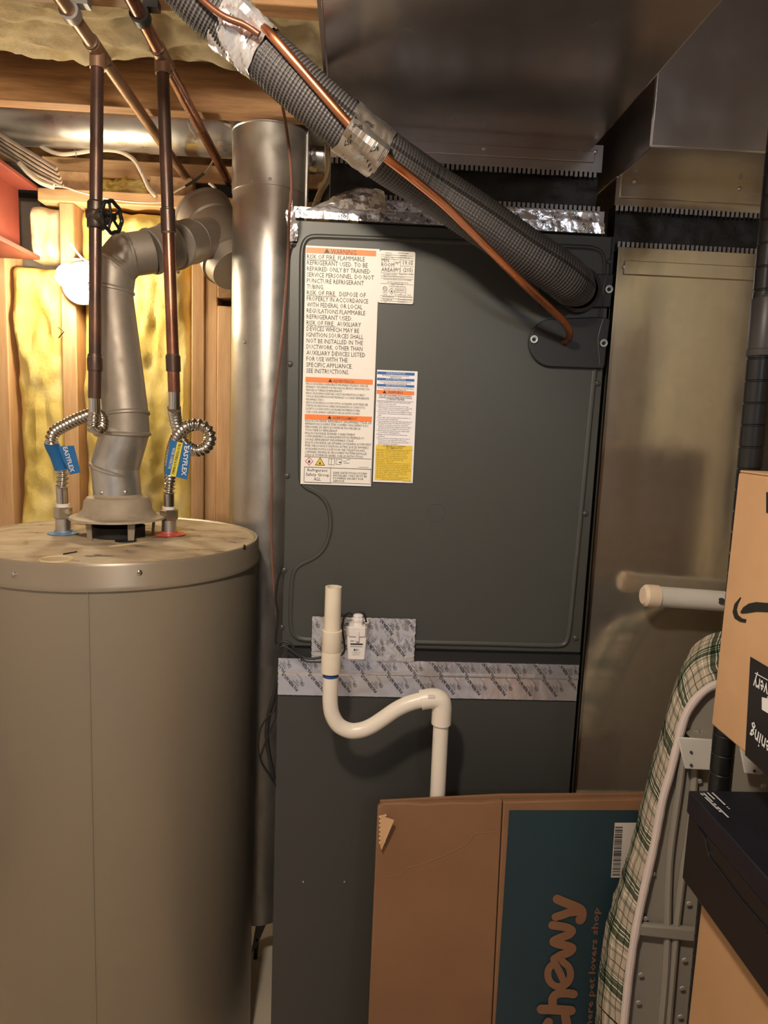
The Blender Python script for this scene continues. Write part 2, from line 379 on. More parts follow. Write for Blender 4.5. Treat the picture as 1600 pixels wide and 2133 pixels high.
stick('top_plate', at(79, 410, YW).x, 1.5, YW-.004, 2.03, zP, at(330, 404, YW).z, M['plate'], wb)
stick('bottom_plate', -1.42, 1.5, YW, 2.03, 0, .04, M['plate'], wb)
zT = at(330, 404, YW).z
stick('ledger', -.86, .60, 1.965, 2.03, zT+.045, zT+.092, M['plate'], wb)
obj('rim_board', MB().box(-1.42, 1.5, 2.022, 2.03, zT+.09, 2.37), M['osb'], wb)
for a, b in ((122, 186), (312, 352), (353, 402)):
    stick('blocking', at(a, 375, 1.94).x, at(b, 375, 1.94).x, 1.94, 2.03, zT, zT+.05, M['block'], wb)
for y in (.36, .78, 1.19, 1.60):
    obj('joist', MB().box(-1.42, -.075, y, y+.04, 2.13, 2.37), M['joist'], ceiling, bevel=.003)
    if y > 1.5: obj('joist', MB().box(-.05, 1.5, y, y+.04, 2.22, 2.37), M['joist'], ceiling, bevel=.003)

M['far_floor'] = mat('bluish_grey_floor', (.56,.58,.68), .6, col2=(.62,.64,.74), vs=5)
struct('floor', MB().box(-1.42, 1.5, -2.1, -.30, 0, .004), M['far_floor'])
M['added_dark_panel'] = wood('dark_panel_wood', (.09,.05,.03), (.16,.09,.05), 'z')
struct('added_dark_panel_1', MB().box(.42, 1.40, -2.1, -2.06, 0, 2.05), M['added_dark_panel'])  # unseen dark panels added so the return duct reflects something dark
struct('added_dark_panel_2', MB().box(1.46, 1.5, -2.02, -1.36, 0, 2.05), M['added_dark_panel'])
def lump(u, v, s, amp, seed): return amp*(noise.fractal(Vector((u*s+seed, v*s, seed)), 1, 2, 4))
def batt(x0, x1, z0, z1, yf, depth, amp, seed, folds=0):
    nx, nz = max(6, int((x1-x0)/.007)), max(6, int((z1-z0)/.009)); b = MB()
    def fn(i, j):
        x = x0+(x1-x0)*i; z = z0+(z1-z0)*j; e = min(i, 1-i)*(x1-x0); k = min(1, e/.03); kz = min(1, min(j, 1-j)*(z1-z0)/.04)
        edge = math.sqrt(max(0, 1-(1-k)**2))*math.sqrt(max(0, 1-(1-kz)**2))
        y = yf + depth*(1-edge) - amp*noise.fractal(Vector((x*9+seed, z*4, seed)), 1, 2, 5) - amp*.5*noise.noise(Vector((x*34+seed, z*16, 3)))
        if folds: y += folds*abs(math.sin((x-x0)*42 + 1.2*math.sin(z*5+seed)))**6
        return Vector((x, y, z))
    b.grid(nx, nz, fn)
    nb = len(b.v); r = [j*(nx+1) for j in range(nz+1)]
    back = [Vector((p.x, 2.028, p.z)) for p in b.v[:nb]]
    per = list(range(nx+1)) + [j*(nx+1)+nx for j in range(1, nz+1)] + [nz*(nx+1)+i for i in range(nx-1, -1, -1)] + [j*(nx+1) for j in range(nz-1, 0, -1)]
    o = b.add([back[i] for i in per], []); n = len(per)
    for k in range(n): b.f.append([per[k], per[(k+1) % n], o+(k+1) % n, o+k]); b.m.append(0)
    b.f.append([o+k for k in range(n)]); b.m.append(0)
    return b
solo('insulation_batt', batt(-.942, -.805, .045, 1.862, YW+.005, .06, .026, 1.3, .006), M['insul'], 'yellow fibreglass batt between two studs below the red steel beam', 'insulation', (-.86, YW, .05))
solo('insulation_batt', batt(-.889, -.806, 1.875, zP-.004, YW+.004, .04, .03, 4.1), M['insul2'], 'small torn tuft of pale fibreglass tucked beside the end of the red beam', 'insulation', (-.84, YW, 1.88))
solo('insulation_batt', batt(-.760, -.458, .045, zP-.004, YW+.010, .05, .021, 7.7, .004), M['insul'], 'wide yellow fibreglass batt behind the water heater vent, lit by the bare bulb', 'insulation', (-.61, YW, .05))
solo('insulation_batt', batt(-.298, .058, .045, zP-.004, YW+.02, .05, .02, 9.2), M['insul'], 'yellow fibreglass batt behind the tall round duct', 'insulation', (-.12, YW, .05))
# loose tuft above the top plate
b = MB(); c = at(265, 388, 1.95)
b.grid(40, 24, lambda i, j: V(c.x+(i-.5)*.165, 1.945+.03*(1-math.sin(math.pi*i)*math.sin(math.pi*min(1, j*1.2)))-.018*noise.fractal(V(i*5, j*4, 2), 1, 2, 4), zT+.002+.05*j*(.6+.5*math.sin(math.pi*i)+.35*noise.noise(V(i*6, 1, 4)))))
n0 = 41*25; b.add([V(p.x, 2.02, p.z) for p in b.v[:n0]], [])
b.f += [[n0+j*41+i+1, n0+j*41+i, n0+(j+1)*41+i, n0+(j+1)*41+i+1] for j in range(24) for i in range(40)]; b.m += [0]*960
b.f += [[24*41+i, 24*41+i+1, n0+24*41+i+1, n0+24*41+i] for i in range(40)] + [[i+1, i, n0+i, n0+i+1] for i in range(40)]; b.m += [0]*80
b.f += [[j*41, (j+1)*41, n0+(j+1)*41, n0+j*41] for j in range(24)] + [[(j+1)*41+40, j*41+40, n0+j*41+40, n0+(j+1)*41+40] for j in range(24)]; b.m += [0]*48
solo('insulation_tuft', b, M['insul'], 'loose tuft of yellow fibreglass lying on the top plate', 'insulation', (c.x, 1.98, zT))
# overhead batts between the joists
def over(x0, x1, y0, y1, z, amp, seed):
    nx, ny = int((x1-x0)/.012), int((y1-y0)/.012); b = MB()
    def fn(i, j):
        x = x0+(x1-x0)*i; y = y0+(y1-y0)*j; e = min(j, 1-j)*(y1-y0); k = min(1, e/.07); ed = math.sqrt(max(0, 1-(1-k)**2))
        return V(x, y, z + .10*(1-ed) - amp*noise.fractal(V(x*5+seed, y*9, seed), 1, 2, 5) + .012*abs(noise.noise(V(x*24, y*30, seed))))
    b.grid(nx, ny, fn); o = b.add([V(x0, y0, 2.36), V(x1, y0, 2.36), V(x1, y1, 2.36), V(x0, y1, 2.36)], [])
    w = nx+1; s0 = list(range(w)); s1 = [j*w+nx for j in range(ny+1)]; s2 = [ny*w+i for i in range(nx, -1, -1)]; s3 = [j*w for j in range(ny, -1, -1)]
    for s_, q, r in ((s0, o, o+1), (s1, o+1, o+2), (s2, o+2, o+3), (s3, o+3, o)): b.f.append(s_+[r, q]); b.m.append(0)
    b.f.append([o, o+1, o+2, o+3]); b.m.append(0); return b
solo('ceiling_insulation', over(-1.40, -.08, 1.235, 1.592, 2.185, .03, 2.2), M['insul2'], 'pale fibreglass sagging between the two joists over the water heater', 'insulation', (-.7, 1.41, 2.2))
solo('ceiling_insulation', over(-1.40, -.08, .825, 1.185, 2.20, .03, 5.2), M['insul2'], 'strip of pale fibreglass above the nearer joist at the top edge of the photo', 'insulation', (-.7, 1.0, 2.2))

# red steel beam, its end pocketed in the framed wall
t = thing('steel_beam', 'red primed steel I-beam ending at the stud wall on the far left', 'beam', (-.92, 1.9, 1.86))
xb = at(84, 542, 1.925).x; zb = at(84, 542, 1.925).z; zt2 = at(75, 388, 1.925).z
obj('bottom_flange', MB().box(xb-.11, xb, 1.2, 1.925, zb, zb+.011), M['red_steel'], t, bevel=.002)
obj('web', MB().box(xb-.063, xb-.052, 1.2, 1.925, zb+.011, zt2-.011), M['red_steel'], t)
obj('top_flange', MB().box(xb-.11, xb, 1.2, 1.925, zt2-.011, zt2), M['red_steel'], t, bevel=.002)

# bare bulb on the stud
lh = at(174, 591, YW-.02); t = thing('lampholder', 'white porcelain lampholder with a lit bare bulb on the left stud', 'lamp', (lh.x, YW, lh.z))
obj('junction_box', MB().cyl((lh.x, YW-.002, lh.z), (lh.x, YW-.02, lh.z), .05, n=8), M['box_grey'], t)
obj('base', MB().lathe([(.054, 0), (.056, .006), (.05, .014), (.03, .02), (.024, .036), (.022, .04)], (lh.x, YW-.02, lh.z), (0,-1,0)), M['porcelain'], t)
obj('bulb', MB().lathe([(.013, .028), (.014, .05), (.024, .068), (.031, .086), (.029, .104), (.018, .117), (0, .121)], (lh.x, YW-.02, lh.z), (0,-1,0)), M['bulb'], t)
obj('bracket', MB().box(lh.x-.03, lh.x-.005, YW-.014, YW-.008, lh.z+.05, lh.z+.066), M['box_grey'], t)
# ceiling lamp behind the viewer (its light is at the top of the script)
t = thing('ceiling_lampholder', 'white porcelain ceiling lampholder overhead, above the top edge of the photo', 'lamp', (ROOM_LAMP[0], ROOM_LAMP[1], 2.13))
obj('base', MB().box(ROOM_LAMP[0]-.3, ROOM_LAMP[0]+.06, ROOM_LAMP[1]-.05, ROOM_LAMP[1]+.05, 2.115, 2.13), M['plate'], t)
obj('socket', MB().lathe([(.055, 0), (.05, -.012), (.022, -.016), (.02, -.03)], (ROOM_LAMP[0], ROOM_LAMP[1], 2.115)), M['porcelain'], t)

# ================================================================== DUCTS
YD = 1.71; cD = V((at(482, 600, YD).x+.0895), YD, 0)
zb_ = at(545, 1880, YD).z; zr = at(490, 158, YD-.09).z; z1_ = at(545, 240, YD-.09).z; z2_ = at(545, 380, YD-.09).z
t = thing('round_duct', 'tall round galvanised duct standing between the water heater and the charcoal furnace', 'duct', (cD.x, cD.y, zb_))
def section(z0, z1, r): 
    return MB().lathe([(r, z0), (r, (z0+z1)/2), (r, z1-.012), (r+.002, z1-.010), (r+.002, z1-.004), (r, z1-.002), (r-.002, z1)], (cD.x, cD.y, 0), n=56)
obj('duct_section', MB().lathe([(.0875, zb_), (.0875, z2_)], (cD.x, cD.y, 0), n=56), M['galv_new'], t)
obj('duct_section', section(z2_-.002, z1_, .0895), M['galv_new'], t)
obj('duct_section', MB().lathe([(.0880, z1_-.01), (.0880, zr-.008), (.0905, zr-.006), (.0905, zr-.001), (.0885, zr)], (cD.x, cD.y, 0), n=56), M['galv_new'], t)
ax = V(.42, .25, 1).normalized()
obj('elbow', MB().lathe([(.0875, -.012), (.0875, .02), (.087, .16)], (cD.x+.004, cD.y, zr+.004), ax, n=48), M['galv_new'], t)
obj('seam', MB().box(cD.x+.084, cD.x+.0885, cD.y-.030, cD.y-.026, zb_, zr-.01), M['galv_new'], t)
def screw(p, d=(0,-1,0), r=.004, m='zinc', parent=None, slot=True, name='screw'):
    d = Vector(d).normalized(); u, w = frame(d); b = MB(); p = Vector(p)
    b.lathe([(r, 0), (r, .0012), (r*.8, .0022), (r*.3, .0028), (0, .0029)], p, d, n=14)
    if slot: b.box(-r*.75, r*.75, -r*.13, r*.13, .0024, .0033, Matrix((u, w, d)).transposed().to_4x4() if False else (Matrix.Translation(p) @ Matrix((u, w, d)).transposed().to_4x4()))
    return obj(name, b, M[m], parent)
for x, y in ((553, 217), (508, 712), (527, 376), (563, 374)):
    p = at(x, y, YD-.085); a = math.asin(max(-1, min(1, (p.x-cD.x)/.09))); n_ = V(math.sin(a), -math.cos(a), 0)
    screw(V(cD.x, cD.y, p.z)+n_*.0885, n_, .0036, 'zinc', t, False)
# corrugated gas connector and flared fitting at the foot of the duct
pB = V(cD.x+.005, YD+.02, zb_)
t = thing('gas_connector', 'short black ribbed connector with a grey flared end under the tall round duct', 'connector', (pB.x, pB.y, 0))
P = resample([pB+V(0,0,.01), pB-V(.0,0,.055)], .002)
obj('ribbed_tube', MB().tube(P, [.0075+.0016*math.sin(i*1.6) for i in range(len(P))], 14), M['gasket'], t)
obj('flare', MB().prism([pB+V(-.010,0,-.05), pB+V(.010,0,-.05), pB+V(.014,-.01,-.075), pB+V(-.008,-.03,-.125), pB+V(-.022,-.03,-.145)], [pB+V(-.010,.012,-.05), pB+V(.010,.012,-.05), pB+V(.014,.008,-.075), pB+V(-.008,-.018,-.125), pB+V(-.022,-.018,-.145)]), M['tooth'], t)
obj('stub', MB().cyl((pB.x-.012, pB.y-.02, 0), pB+V(-.008,-.015,-.11), .006), M['gasket'], t)

# horizontal round duct between the joists
zc = at(100, 302, 1.88).z+.078
t = thing('branch_duct', 'horizontal round galvanised duct running under the floor behind the copper pipes', 'duct', (-.7, 1.89, zc))
obj('duct_section', MB().cyl((-1.42, 1.89, zc), (-.55, 1.89, zc), .077, n=40), M['galv'], t)
obj('duct_section', MB().cyl((-.56, 1.89, zc), (-.06, 1.89, zc), .0785, n=40), M['galv'], t)
cT = at(668, 325, 1.88)
t = thing('takeoff_collar', 'short bright takeoff collar with a foil joint right of the tall round duct', 'duct', cT)
obj('collar', MB().lathe([(.043, -.02), (.043, .0), (.046, .002), (.046, .05)], cT+V(.01,0,0), (1,0,-.05), n=32), M['galv'], t)
obj('foil_joint', MB().lathe([(.040, -.04), (.044, -.03), (.045, -.01), (.042, 0)], cT+V(-.008,0,0), (1,0,0), n=24), M['foil_crinkle'], t)
obj('elbow', MB().tube(spline([cT+V(.05,0,0), cT+V(.085,0,-.012), cT+V(.10,.0,-.05), cT+V(.10,0,-.10)]), .044, 24), M['galv'], t)

# supply trunk overhead
XL, XR = -.054, .372; ZT = 1.932; YF = 1.15
t = thing('supply_trunk', 'wide dull galvanised supply trunk overhead with its shiny underside in view', 'duct', (.16, .6, ZT))
obj('trunk_sheet', MB().box(XL, XR, -.55, 1.72, ZT, 2.105), M['galv_dark'], t, bevel=.003)
obj('edge_flange', MB().box(XL-.003, XL+.001, -.55, 1.15, ZT-.003, ZT-.0005), M['tooth'], t)
xs0, xs1 = at(690, 290, YF).x, at(1257, 300, YF).x
zf0, zf1 = at(1000, 346, YF).z, at(1000, 293, YF).z
obj('collar_flange', MB().box(xs0, xs1, YF-.002, YF+.001, zf0, ZT), M['galv_dark'], t)
obj('side_panel', MB().box(xs0-.002, xs0+.028, 1.18, 1.20, 1.80, ZT), M['galv_new'], t)
zc0, zc1 = at(1000, 327, YF).z, at(1000, 304, YF).z
obj('drive_cleat', MB().box(xs0+.05, at(1237, 330, YF).x, YF-.0055, YF-.002, zc0, zc1), M['galv_dark'], t, bevel=.001)
for x, y in ((1008, 310), (1240, 316)): screw(at(x, y, YF-.0055), (0,-1,0), .0035, 'zinc', t, False)
def teeth(x0, x1, z0, z1, y, pitch=.0077):
    b = MB(); n = int((x1-x0)/pitch)
    for i in range(n):
        x = x0+i*pitch; d = random.uniform(-.0006, .0006); b.box(x, x+pitch*.58, y-.003, y, z0+d, z1)
    return b
obj('crimped_edge', teeth(xs0, xs1, zf0-.008, zf0, YF), M['tooth'], t, kind='stuff')

# coil cabinet collar, canvas connector and tapes
ZC = at(900, 470, YF).z                      # top of the coil panel
xc0, xc1 = at(618, 460, YF).x, at(1279, 492, YF).x
zk0 = at(1000, 418, YF).z
def canvas(x0, x1, y, z0, z1, seed, n=60):
    b = MB(); b.grid(n, 10, lambda i, j: V(x0+(x1-x0)*i, y - .004*math.sin(math.pi*j) - .006*noise.fractal(V(i*7+seed, j*2, seed), 1, 2, 3)*math.sin(math.pi*j), z0+(z1-z0)*j))
    k = len(b.v); b.add([V(p.x, y+.03, p.z) for p in b.v[:k]], [])
    w = n+1
    b.f += [[k+j*w+i+1, k+j*w+i, k+(j+1)*w+i, k+(j+1)*w+i+1] for j in range(10) for i in range(n)]; b.m += [0]*(10*n)
    b.f += [[10*w+i, 10*w+i+1, k+10*w+i+1, k+10*w+i] for i in range(n)] + [[i+1, i, k+i, k+i+1] for i in range(n)]; b.m += [0]*(2*n)
    b.f += [[j*w, (j+1)*w, k+(j+1)*w, k+j*w] for j in range(10)] + [[(j+1)*w+n, j*w+n, k+j*w+n, k+(j+1)*w+n] for j in range(10)]; b.m += [0]*20
    return b
solo('flexible_connector', canvas(xs0, xs1-.002, YF+.012, zk0-.004, zf0+.006, 1.5), M['canvas'], 'black canvas duct connector between the supply trunk and the charcoal coil cabinet', 'connector', (.16, YF+.02, zk0))
t = thing('plenum_collar', 'low steel collar with crimped top edge sitting on the coil cabinet, covered by foil tape', 'duct', (.15, YF+.1, ZC))
obj('collar_sheet', MB().box(at(748,430,YF).x, xc1-.018, YF+.002, YF+.35, ZC+.0005, zk0-.006), M['galv_dark'], t)
obj('crimped_edge', teeth(at(748,430,YF).x+.002, xc1-.02, zk0-.007, zk0+.001, YF+.003), M['tooth'], t, kind='stuff')

# return side
XA = .411; YR = 1.028; zR = at(1355, 306, YR).z
t = thing('return_duct', 'dark return trunk overhead at the upper right corner beside the supply trunk', 'duct', (.56, 1.1, zR))
obj('trunk_sheet', MB().box(XA, .80, YR, 1.72, zR, 2.215), M['galv_dark'], t, bevel=.003)
zg1, zg0 = at(1290, 378, YF).z, at(1290, 429, YF).z
xg1 = at(1592, 420, YF).x
obj('collar_flange', MB().box(XA-.002, xg1, YF-.002, YF+.001, zg0, zR), M['galv_plate'], t)
obj('drive_cleat', MB().box(XA+.004, xg1-.002, YF-.0055, YF-.002, zg0+.012, at(1400, 368, YF).z), M['galv_plate'], t, bevel=.001)
for x, y in ((1322, 378), (1540, 393)): screw(at(x, y, YF-.0055), (0,-1,0), .0035, 'zinc', t, False)
obj('crimped_edge', teeth(XA, xg1, zg0-.008, zg0, YF), M['tooth'], t, kind='stuff')
xq0, xq1 = at(1284, 560, YF).x, at(1595, 545, YF).x; zq1 = at(1400, 520, YF).z; zq0 = at(1200, 1648, YF).z
solo('flexible_connector', canvas(XA+.004, xg1+.005, YF+.012, zq1-.004, zg0+.006, 8.5, 40), M['canvas'], 'black canvas duct connector between the return trunk and the tall galvanised return drop', 'connector', (.54, YF+.02, zq1))
t = thing('return_drop', 'tall flat galvanised return duct standing right of the charcoal furnace', 'duct', (.55, 1.4, 0))
obj('front_sheet', MB().box(xq0, xq1, YF, YF+.012, zq0, zq1), M['galv_plate'], t)
obj('duct_body', MB().box(xq0+.004, xq1, YF+.012, 1.70, .0, zq1), M['galv'], t)
obj('side_flange', MB().box(xq0-.0015, xq0+.0015, YF-.006, YF, zq0, zq1-.004), M['chrome'], t)
zcl1, zcl0 = at(1400, 548, YF).z, at(1400, 577, YF).z
obj('drive_cleat', MB().box(xq0+.012, xq1-.001, YF-.004, YF, zcl0, zcl1), M['galv_plate'], t, bevel=.001)
screw(at(1302, 556, YF-.001), (0,-1,0), .0045, 'zinc', t, False)
obj('crimped_edge', teeth(xq0-.001, xq1, zq1, zq1+.0085, YF+.003), M['tooth'], t, kind='stuff')
obj('bottom_flange', MB().box(xq0, xq1, YF-.006, YF+.012, zq0-.016, zq0), M['galv_plate'], t, bevel=.002)

# ================================================================== FURNACE AND COIL CABINET
fx0, fx1 = at(570, 1800, YF).x, at(1191, 1600, YF).x
ZJ = at(900, 1398, YF).z                     # joint between furnace and coil cabinet
t = thing('furnace', 'charcoal furnace cabinet with a plain front below the band of foil tape', 'furnace', ((fx0+fx1)/2, 1.45, 0)); furnace = t
obj('cabinet', MB().box(fx0, fx1, YF+.004, 1.86, .0, ZJ-.002), M['furn'], t, bevel=.003)
obj('door_panel', MB().box(fx0+.0005, fx1-.0005, YF, YF+.0035, .03, ZJ-.003), M['furn'], t, bevel=.002)
for x in (632, 718): screw(at(x, 1836, YF), (0,-1,0), .002, 'zinc', t, False, 'rivet')
t = thing('coil_cabinet', 'charcoal evaporator coil cabinet with embossed front panel, on top of the furnace', 'coil cabinet', ((xc0+xc1)/2, 1.45, ZJ)); coil = t
obj('cabinet', MB().box(xc0-.001, xc1+.001, YF+.008, 1.72, ZJ, ZC+.0), M['coil'], t, bevel=.002)
zp0 = at(900, 1366, YF).z
# embossed front panel
YP = YF
def off_loop(Q, d):
    n = len(Q); out = []
    for i in range(n):
        a, b, c = Q[i-1], Q[i], Q[(i+1) % n]; t_ = (c-a); nn = V(-t_.z, 0, t_.x).normalized(); out.append(b+nn*d)
    return out
def px(pts, Y): return [at(x, y, Y) for x, y in pts]
raw = [(640,486),(900,496),(1150,507),(1235,511),(1256,520),(1264,540),(1261,600),(1252,700),(1237,850),(1215,1080),(1197,1260),(1191,1320),(1184,1340),(1165,1350),(1000,1346),(800,1342),(640,1338),(612,1332),(603,1318),(600,1290),(602,1230),(606,1190),(620,1172),(645,1162),(668,1145),(681,1115),(684,1085),(679,1055),(662,1033),(640,1024),(626,1014),(621,1000),(620,900),(622,700),(623,540),(626,505)]
Q = [at(x, y, YP) for x, y in raw]; Q = resample(spline(Q+[Q[0]], 6), .006)[:-1]
for _ in range(5): Q = [(Q[i-1]+Q[i]*2+Q[(i+1) % len(Q)])/4 for i in range(len(Q))]
area = sum(a.x*b.z-b.x*a.z for a, b in zip(Q, Q[1:]+Q[:1]))
sg = 1 if area > 0 else -1
b = MB(); prof = [(0, 0), (.002, -.003), (.0035, -.0042), (.0055, -.0042), (.0075, -.0025), (.009, -.0018)]
loops = [[p+V(0, dy, 0) for p in off_loop(Q, sg*d)] for d, dy in prof]
n = len(Q)
for l in loops: b.add(l, [])
for k in range(len(loops)-1):
    for i in range(n): b.f.append([k*n+i, k*n+(i+1) % n, (k+1)*n+(i+1) % n, (k+1)*n+i]); b.m.append(0)
b.f.append([(len(loops)-1)*n+i for i in range(n)]); b.m.append(0)
panel = obj('embossed_panel', b, M['coil'], t, smooth=14)
obj('panel_sheet', MB().box(at(600, 700, YF).x, xc1, YP+.0002, YF+.007, zp0+.012, ZC-.002), M['coil'], t, bevel=.0015)
bq = MB(); kc = at(909, 1069, YP-.002)
bq.lathe([(.0150, 0), (.0152, .0006), (.0158, .0006), (.0160, 0)], kc+V(0,.0004,0), (0,-1,0), n=40); obj('knockout', bq, M['coil'], panel)
for x, y in ((611,509),(604,758),(598,991),(592,1188),(587,1307),(1245,799),(1219,1070),(1199,1329),(1270,545)):
    screw(at(x, y, YP), (0,-1,0), .0048, 'clip', t)
obj('lower_gap_shadow', MB().box(xc0, xc1, YF-.001, YF+.008, zp0-.012, zp0+.008), M['gasket'], t)  # black strip stands in for the shadow gap below the panel
# line-set grommet plates on the right edge
def plate(poly, y0, th, m, name, parent): return obj(name, MB().slab([at(x, y, y0) for x, y in poly], V(0, th, 0)), m, parent, bevel=.0015)
low = [(1250+0,660),(1272,664),(1258,768),(1150,764)] + [(1150-44*math.sin(a)*1.1, 714+50*math.cos(a)) for a in [math.pi*k/14 for k in range(1, 14)]] + [(1150,664)]
plate(low, YP-.0095, .006, M['gasket'], 'grommet_plate', t)
plate([(1120,566),(1279,571),(1272,640),(1120,640)], YP-.0095, .006, M['gasket'], 'grommet_plate', t)
for pts in ([(1264,572),(1259,592),(1256,612),(1258,638)], [(1257,664),(1249,690),(1246,712),(1250,762)]):
    P = spline(px(pts, YP-.0098)); obj('bead', MB().tube(P, .0013, 8), M['clip'], t)
for x, y in ((1268,603),(1257,715),(1112,707)):
    p = at(x, y, YP-.010); b = MB().lathe([(.0062, 0), (.0068, .0015), (.0062, .003), (.0048, .003), (.0045, .0012), (0, .0012)], p, (0,-1,0), n=20); obj('grommet_screw', b, M['zinc'], t)
    obj('screw_socket', MB().cyl(p+V(0,-.0012,0), p+V(0,-.0024,0), .0034, n=6), M['black'], t)
screw(at(1258, 651, YP), (0,-1,0), .0042, 'clip', t)
obj('edge_strip', MB().box(xc1-.003, xc1+.001, YF-.003, YF+.008, at(1240,760,YF).z, ZC-.004), M['gasket'], t)
obj('bare_bracket', MB().box(at(1247,650,YF).x, at(1269,650,YF).x, YF-.003, YF-.001, at(1250,663,YF).z, at(1250,641,YF).z), M['clip'], t)

# ------------------------------------------------------------------ foil tapes with printed marks
MARK = MB()
text(MARK, 'POLYKEN 367-17', (0,0,0), (1,0,0), (0,1,0), .040, .0054, .02)
for k, s_ in enumerate(('PRESSURE SENSITIVE', 'FOIL TAPE', 'UL 181A-P', 'LISTED', 'BERRY', 'FOR CLASS 1 DUCT')):
    text(MARK, s_, (.004+.0025*(k % 3), -.0038-.0026*k, 0), (1,0,0), (0,1,0), None, .0014, .008, 'L', .85)
text(MARK, 'UL', (.0035, -.0125, 0), (1,0,0), (0,1,0), None, .0022, .01, 'C')
a_ = [2*math.pi*i/20 for i in range(20)]
MARK.add([V(.0035+.0032*math.cos(q), -.0114+.0032*math.sin(q), 0) for q in a_] + [V(.0035+.0027*math.cos(q), -.0114+.0027*math.sin(q), 0) for q in a_], [(i, (i+1) % 20, 20+(i+1) % 20, 20+i) for i in range(20)])
PENDING = []
def mark_rows(name, parent, x0, x1, z0, z1, ysurf, ang, rows, pitch, m='ink_brown', up=None, scale=1.0, ph=0):
    PENDING.append((name, parent, x0, x1, z0, z1, ysurf, ang, rows, pitch, m, up, scale, ph))
def flush_marks():
    for name, parent, x0, x1, z0, z1, ys, ang, rows, pitch, m, up, scale, ph in PENDING:
        b = MB(); ca, sa = math.cos(ang), math.sin(ang)
        for r in range(rows):
            zz = z0 + (z1-z0)*(r+.3)/rows; x = x0 - .03 + ph + (pitch*.5 if r % 2 else 0)
            while x < x1+.05:
                vs = [(x + scale*(v.x*ca - v.y*sa), zz + scale*(v.x*sa + v.y*ca)) for v in MARK.v]; keep = {}; fs = []
                for f in MARK.f:
                    if all(x0+.001 < vs[i][0] < x1-.001 and z0+.001 < vs[i][1] < z1-.001 for i in f): fs.append(f)
                for f in fs:
                    for i in f: keep.setdefault(i, len(keep))
                if fs:
                    pts = [None]*len(keep)
                    for i, k in keep.items(): pts[k] = ys(*vs[i])
                    b.add(pts, [[keep[i] for i in f] for f in fs])
                x += pitch
        if b.f: obj(name, b, M[m], parent, weld=False)
def sheet(x0, x1, z0, z1, ysurf, nx, nz, th=.0006, rough=.0006, seed=0):
    b = MB()
    def e(i, j):
        x = x0+(x1-x0)*i; z = z0+(z1-z0)*j
        if j in (0, 1): z += rough*1.2*noise.noise(V(x*180, seed, j))
        if i in (0, 1): x += rough*1.5*noise.noise(V(seed, z*200, i))
        return ysurf(x, z)
    b.grid(nx, nz, e); k = len(b.v); w = nx+1
    b.add([p+V(0, th, 0) for p in b.v[:k]], [])
    b.f += [[k+j*w+i+1, k+j*w+i, k+(j+1)*w+i, k+(j+1)*w+i+1] for j in range(nz) for i in range(nx)]; b.m += [0]*(nx*nz)
    b.f += [[nz*w+i, nz*w+i+1, k+nz*w+i+1, k+nz*w+i] for i in range(nx)] + [[i+1, i, k+i, k+i+1] for i in range(nx)]; b.m += [0]*(2*nx)
    b.f += [[j*w, (j+1)*w, k+(j+1)*w, k+j*w] for j in range(nz)] + [[(j+1)*w+nx, j*w+nx, k+j*w+nx, k+(j+1)*w+nx] for j in range(nz)]; b.m += [0]*(2*nz)
    return b
tx0, tx1 = at(580, 1400, YF).x, at(1204, 1400, YF).x
tz0, tzm, tz1 = at(900, 1452, YF).z, at(900, 1405, YF).z, at(900, 1377, YF).z
def band(x, z):
    y = YF-.0035 if z < tzm-.002 else (YF-.0035-.0016*math.exp(-((z-tzm)/.0022)**2) if z < tzm+.004 else YF-.0055+.10*(z-tzm))
    return V(x, y + .0005*noise.noise(V(x*60, z*60, 1)), z)
t = solo('foil_tape_band', sheet(tx0, tx1, tz0, tz1, band, 120, 26, .0012, .0008, 1), M['foil'], 'wide band of printed foil tape over the joint between furnace and coil cabinet', 'tape', ((tx0+tx1)/2, YF-.003, tz0))
mark_rows('printed_marks', t, tx0, tx1, tz0, tz1, lambda x, z: band(x, z)+V(0,-.0006,0), math.radians(130), 2, .046, ph=.02)
px0, px1 = at(651, 1300, YF).x, at(865, 1300, YF).x; pz0, pz1 = at(750, 1372, YF).z, at(750, 1284, YF).z
def patch(x, z): return V(x, YF-.0075 + .0009*noise.fractal(V(x*70, z*70, 5), 1, 2, 3), z)
t = solo('foil_tape_patch', sheet(px0, px1, pz0, pz1, patch, 70, 30, .0012, .001, 4), M['foil_crinkle'], 'square patch of wrinkled foil tape behind the white float switch', 'tape', ((px0+px1)/2, YF-.007, pz0))
mark_rows('printed_marks', t, px0, px1, pz0, pz1, lambda x, z: patch(x, z)+V(0,-.0006,0), math.radians(130), 2, .046, ph=.01)
# tape along the top of the coil cabinet: a flat lower face and a crumpled upper face
ux0, ux1 = xc0-.004, at(1258, 470, YF).x; uz0, uz1 = ZC+.0005, at(900, 447, YF).z
def upper(x, z): return V(x, YF-.004 + .0010*noise.fractal(V(x*50, z*50, 9), 1, 2, 3), z)
t = solo('foil_tape_strip', sheet(ux0, ux1, uz0, uz1, upper, 140, 10, .0012, .0008, 7), M['foil_crinkle'], 'long strip of foil tape along the top edge of the coil cabinet', 'tape', ((ux0+ux1)/2, YF-.004, uz0))
mark_rows('printed_marks', t, ux0, ux1, uz0, uz1, lambda x, z: upper(x, z)+V(0,-.0008,0), math.radians(-35), 2, .066)
vx0, vx1 = at(805, 440, YF).x, at(1249, 440, YF).x; vz0, vz1 = uz1+.001, zk0-.010
def upper2(x, z): return V(x, YF-.0015 + .0012*noise.fractal(V(x*40, z*60, 3), 1, 2, 3), z)
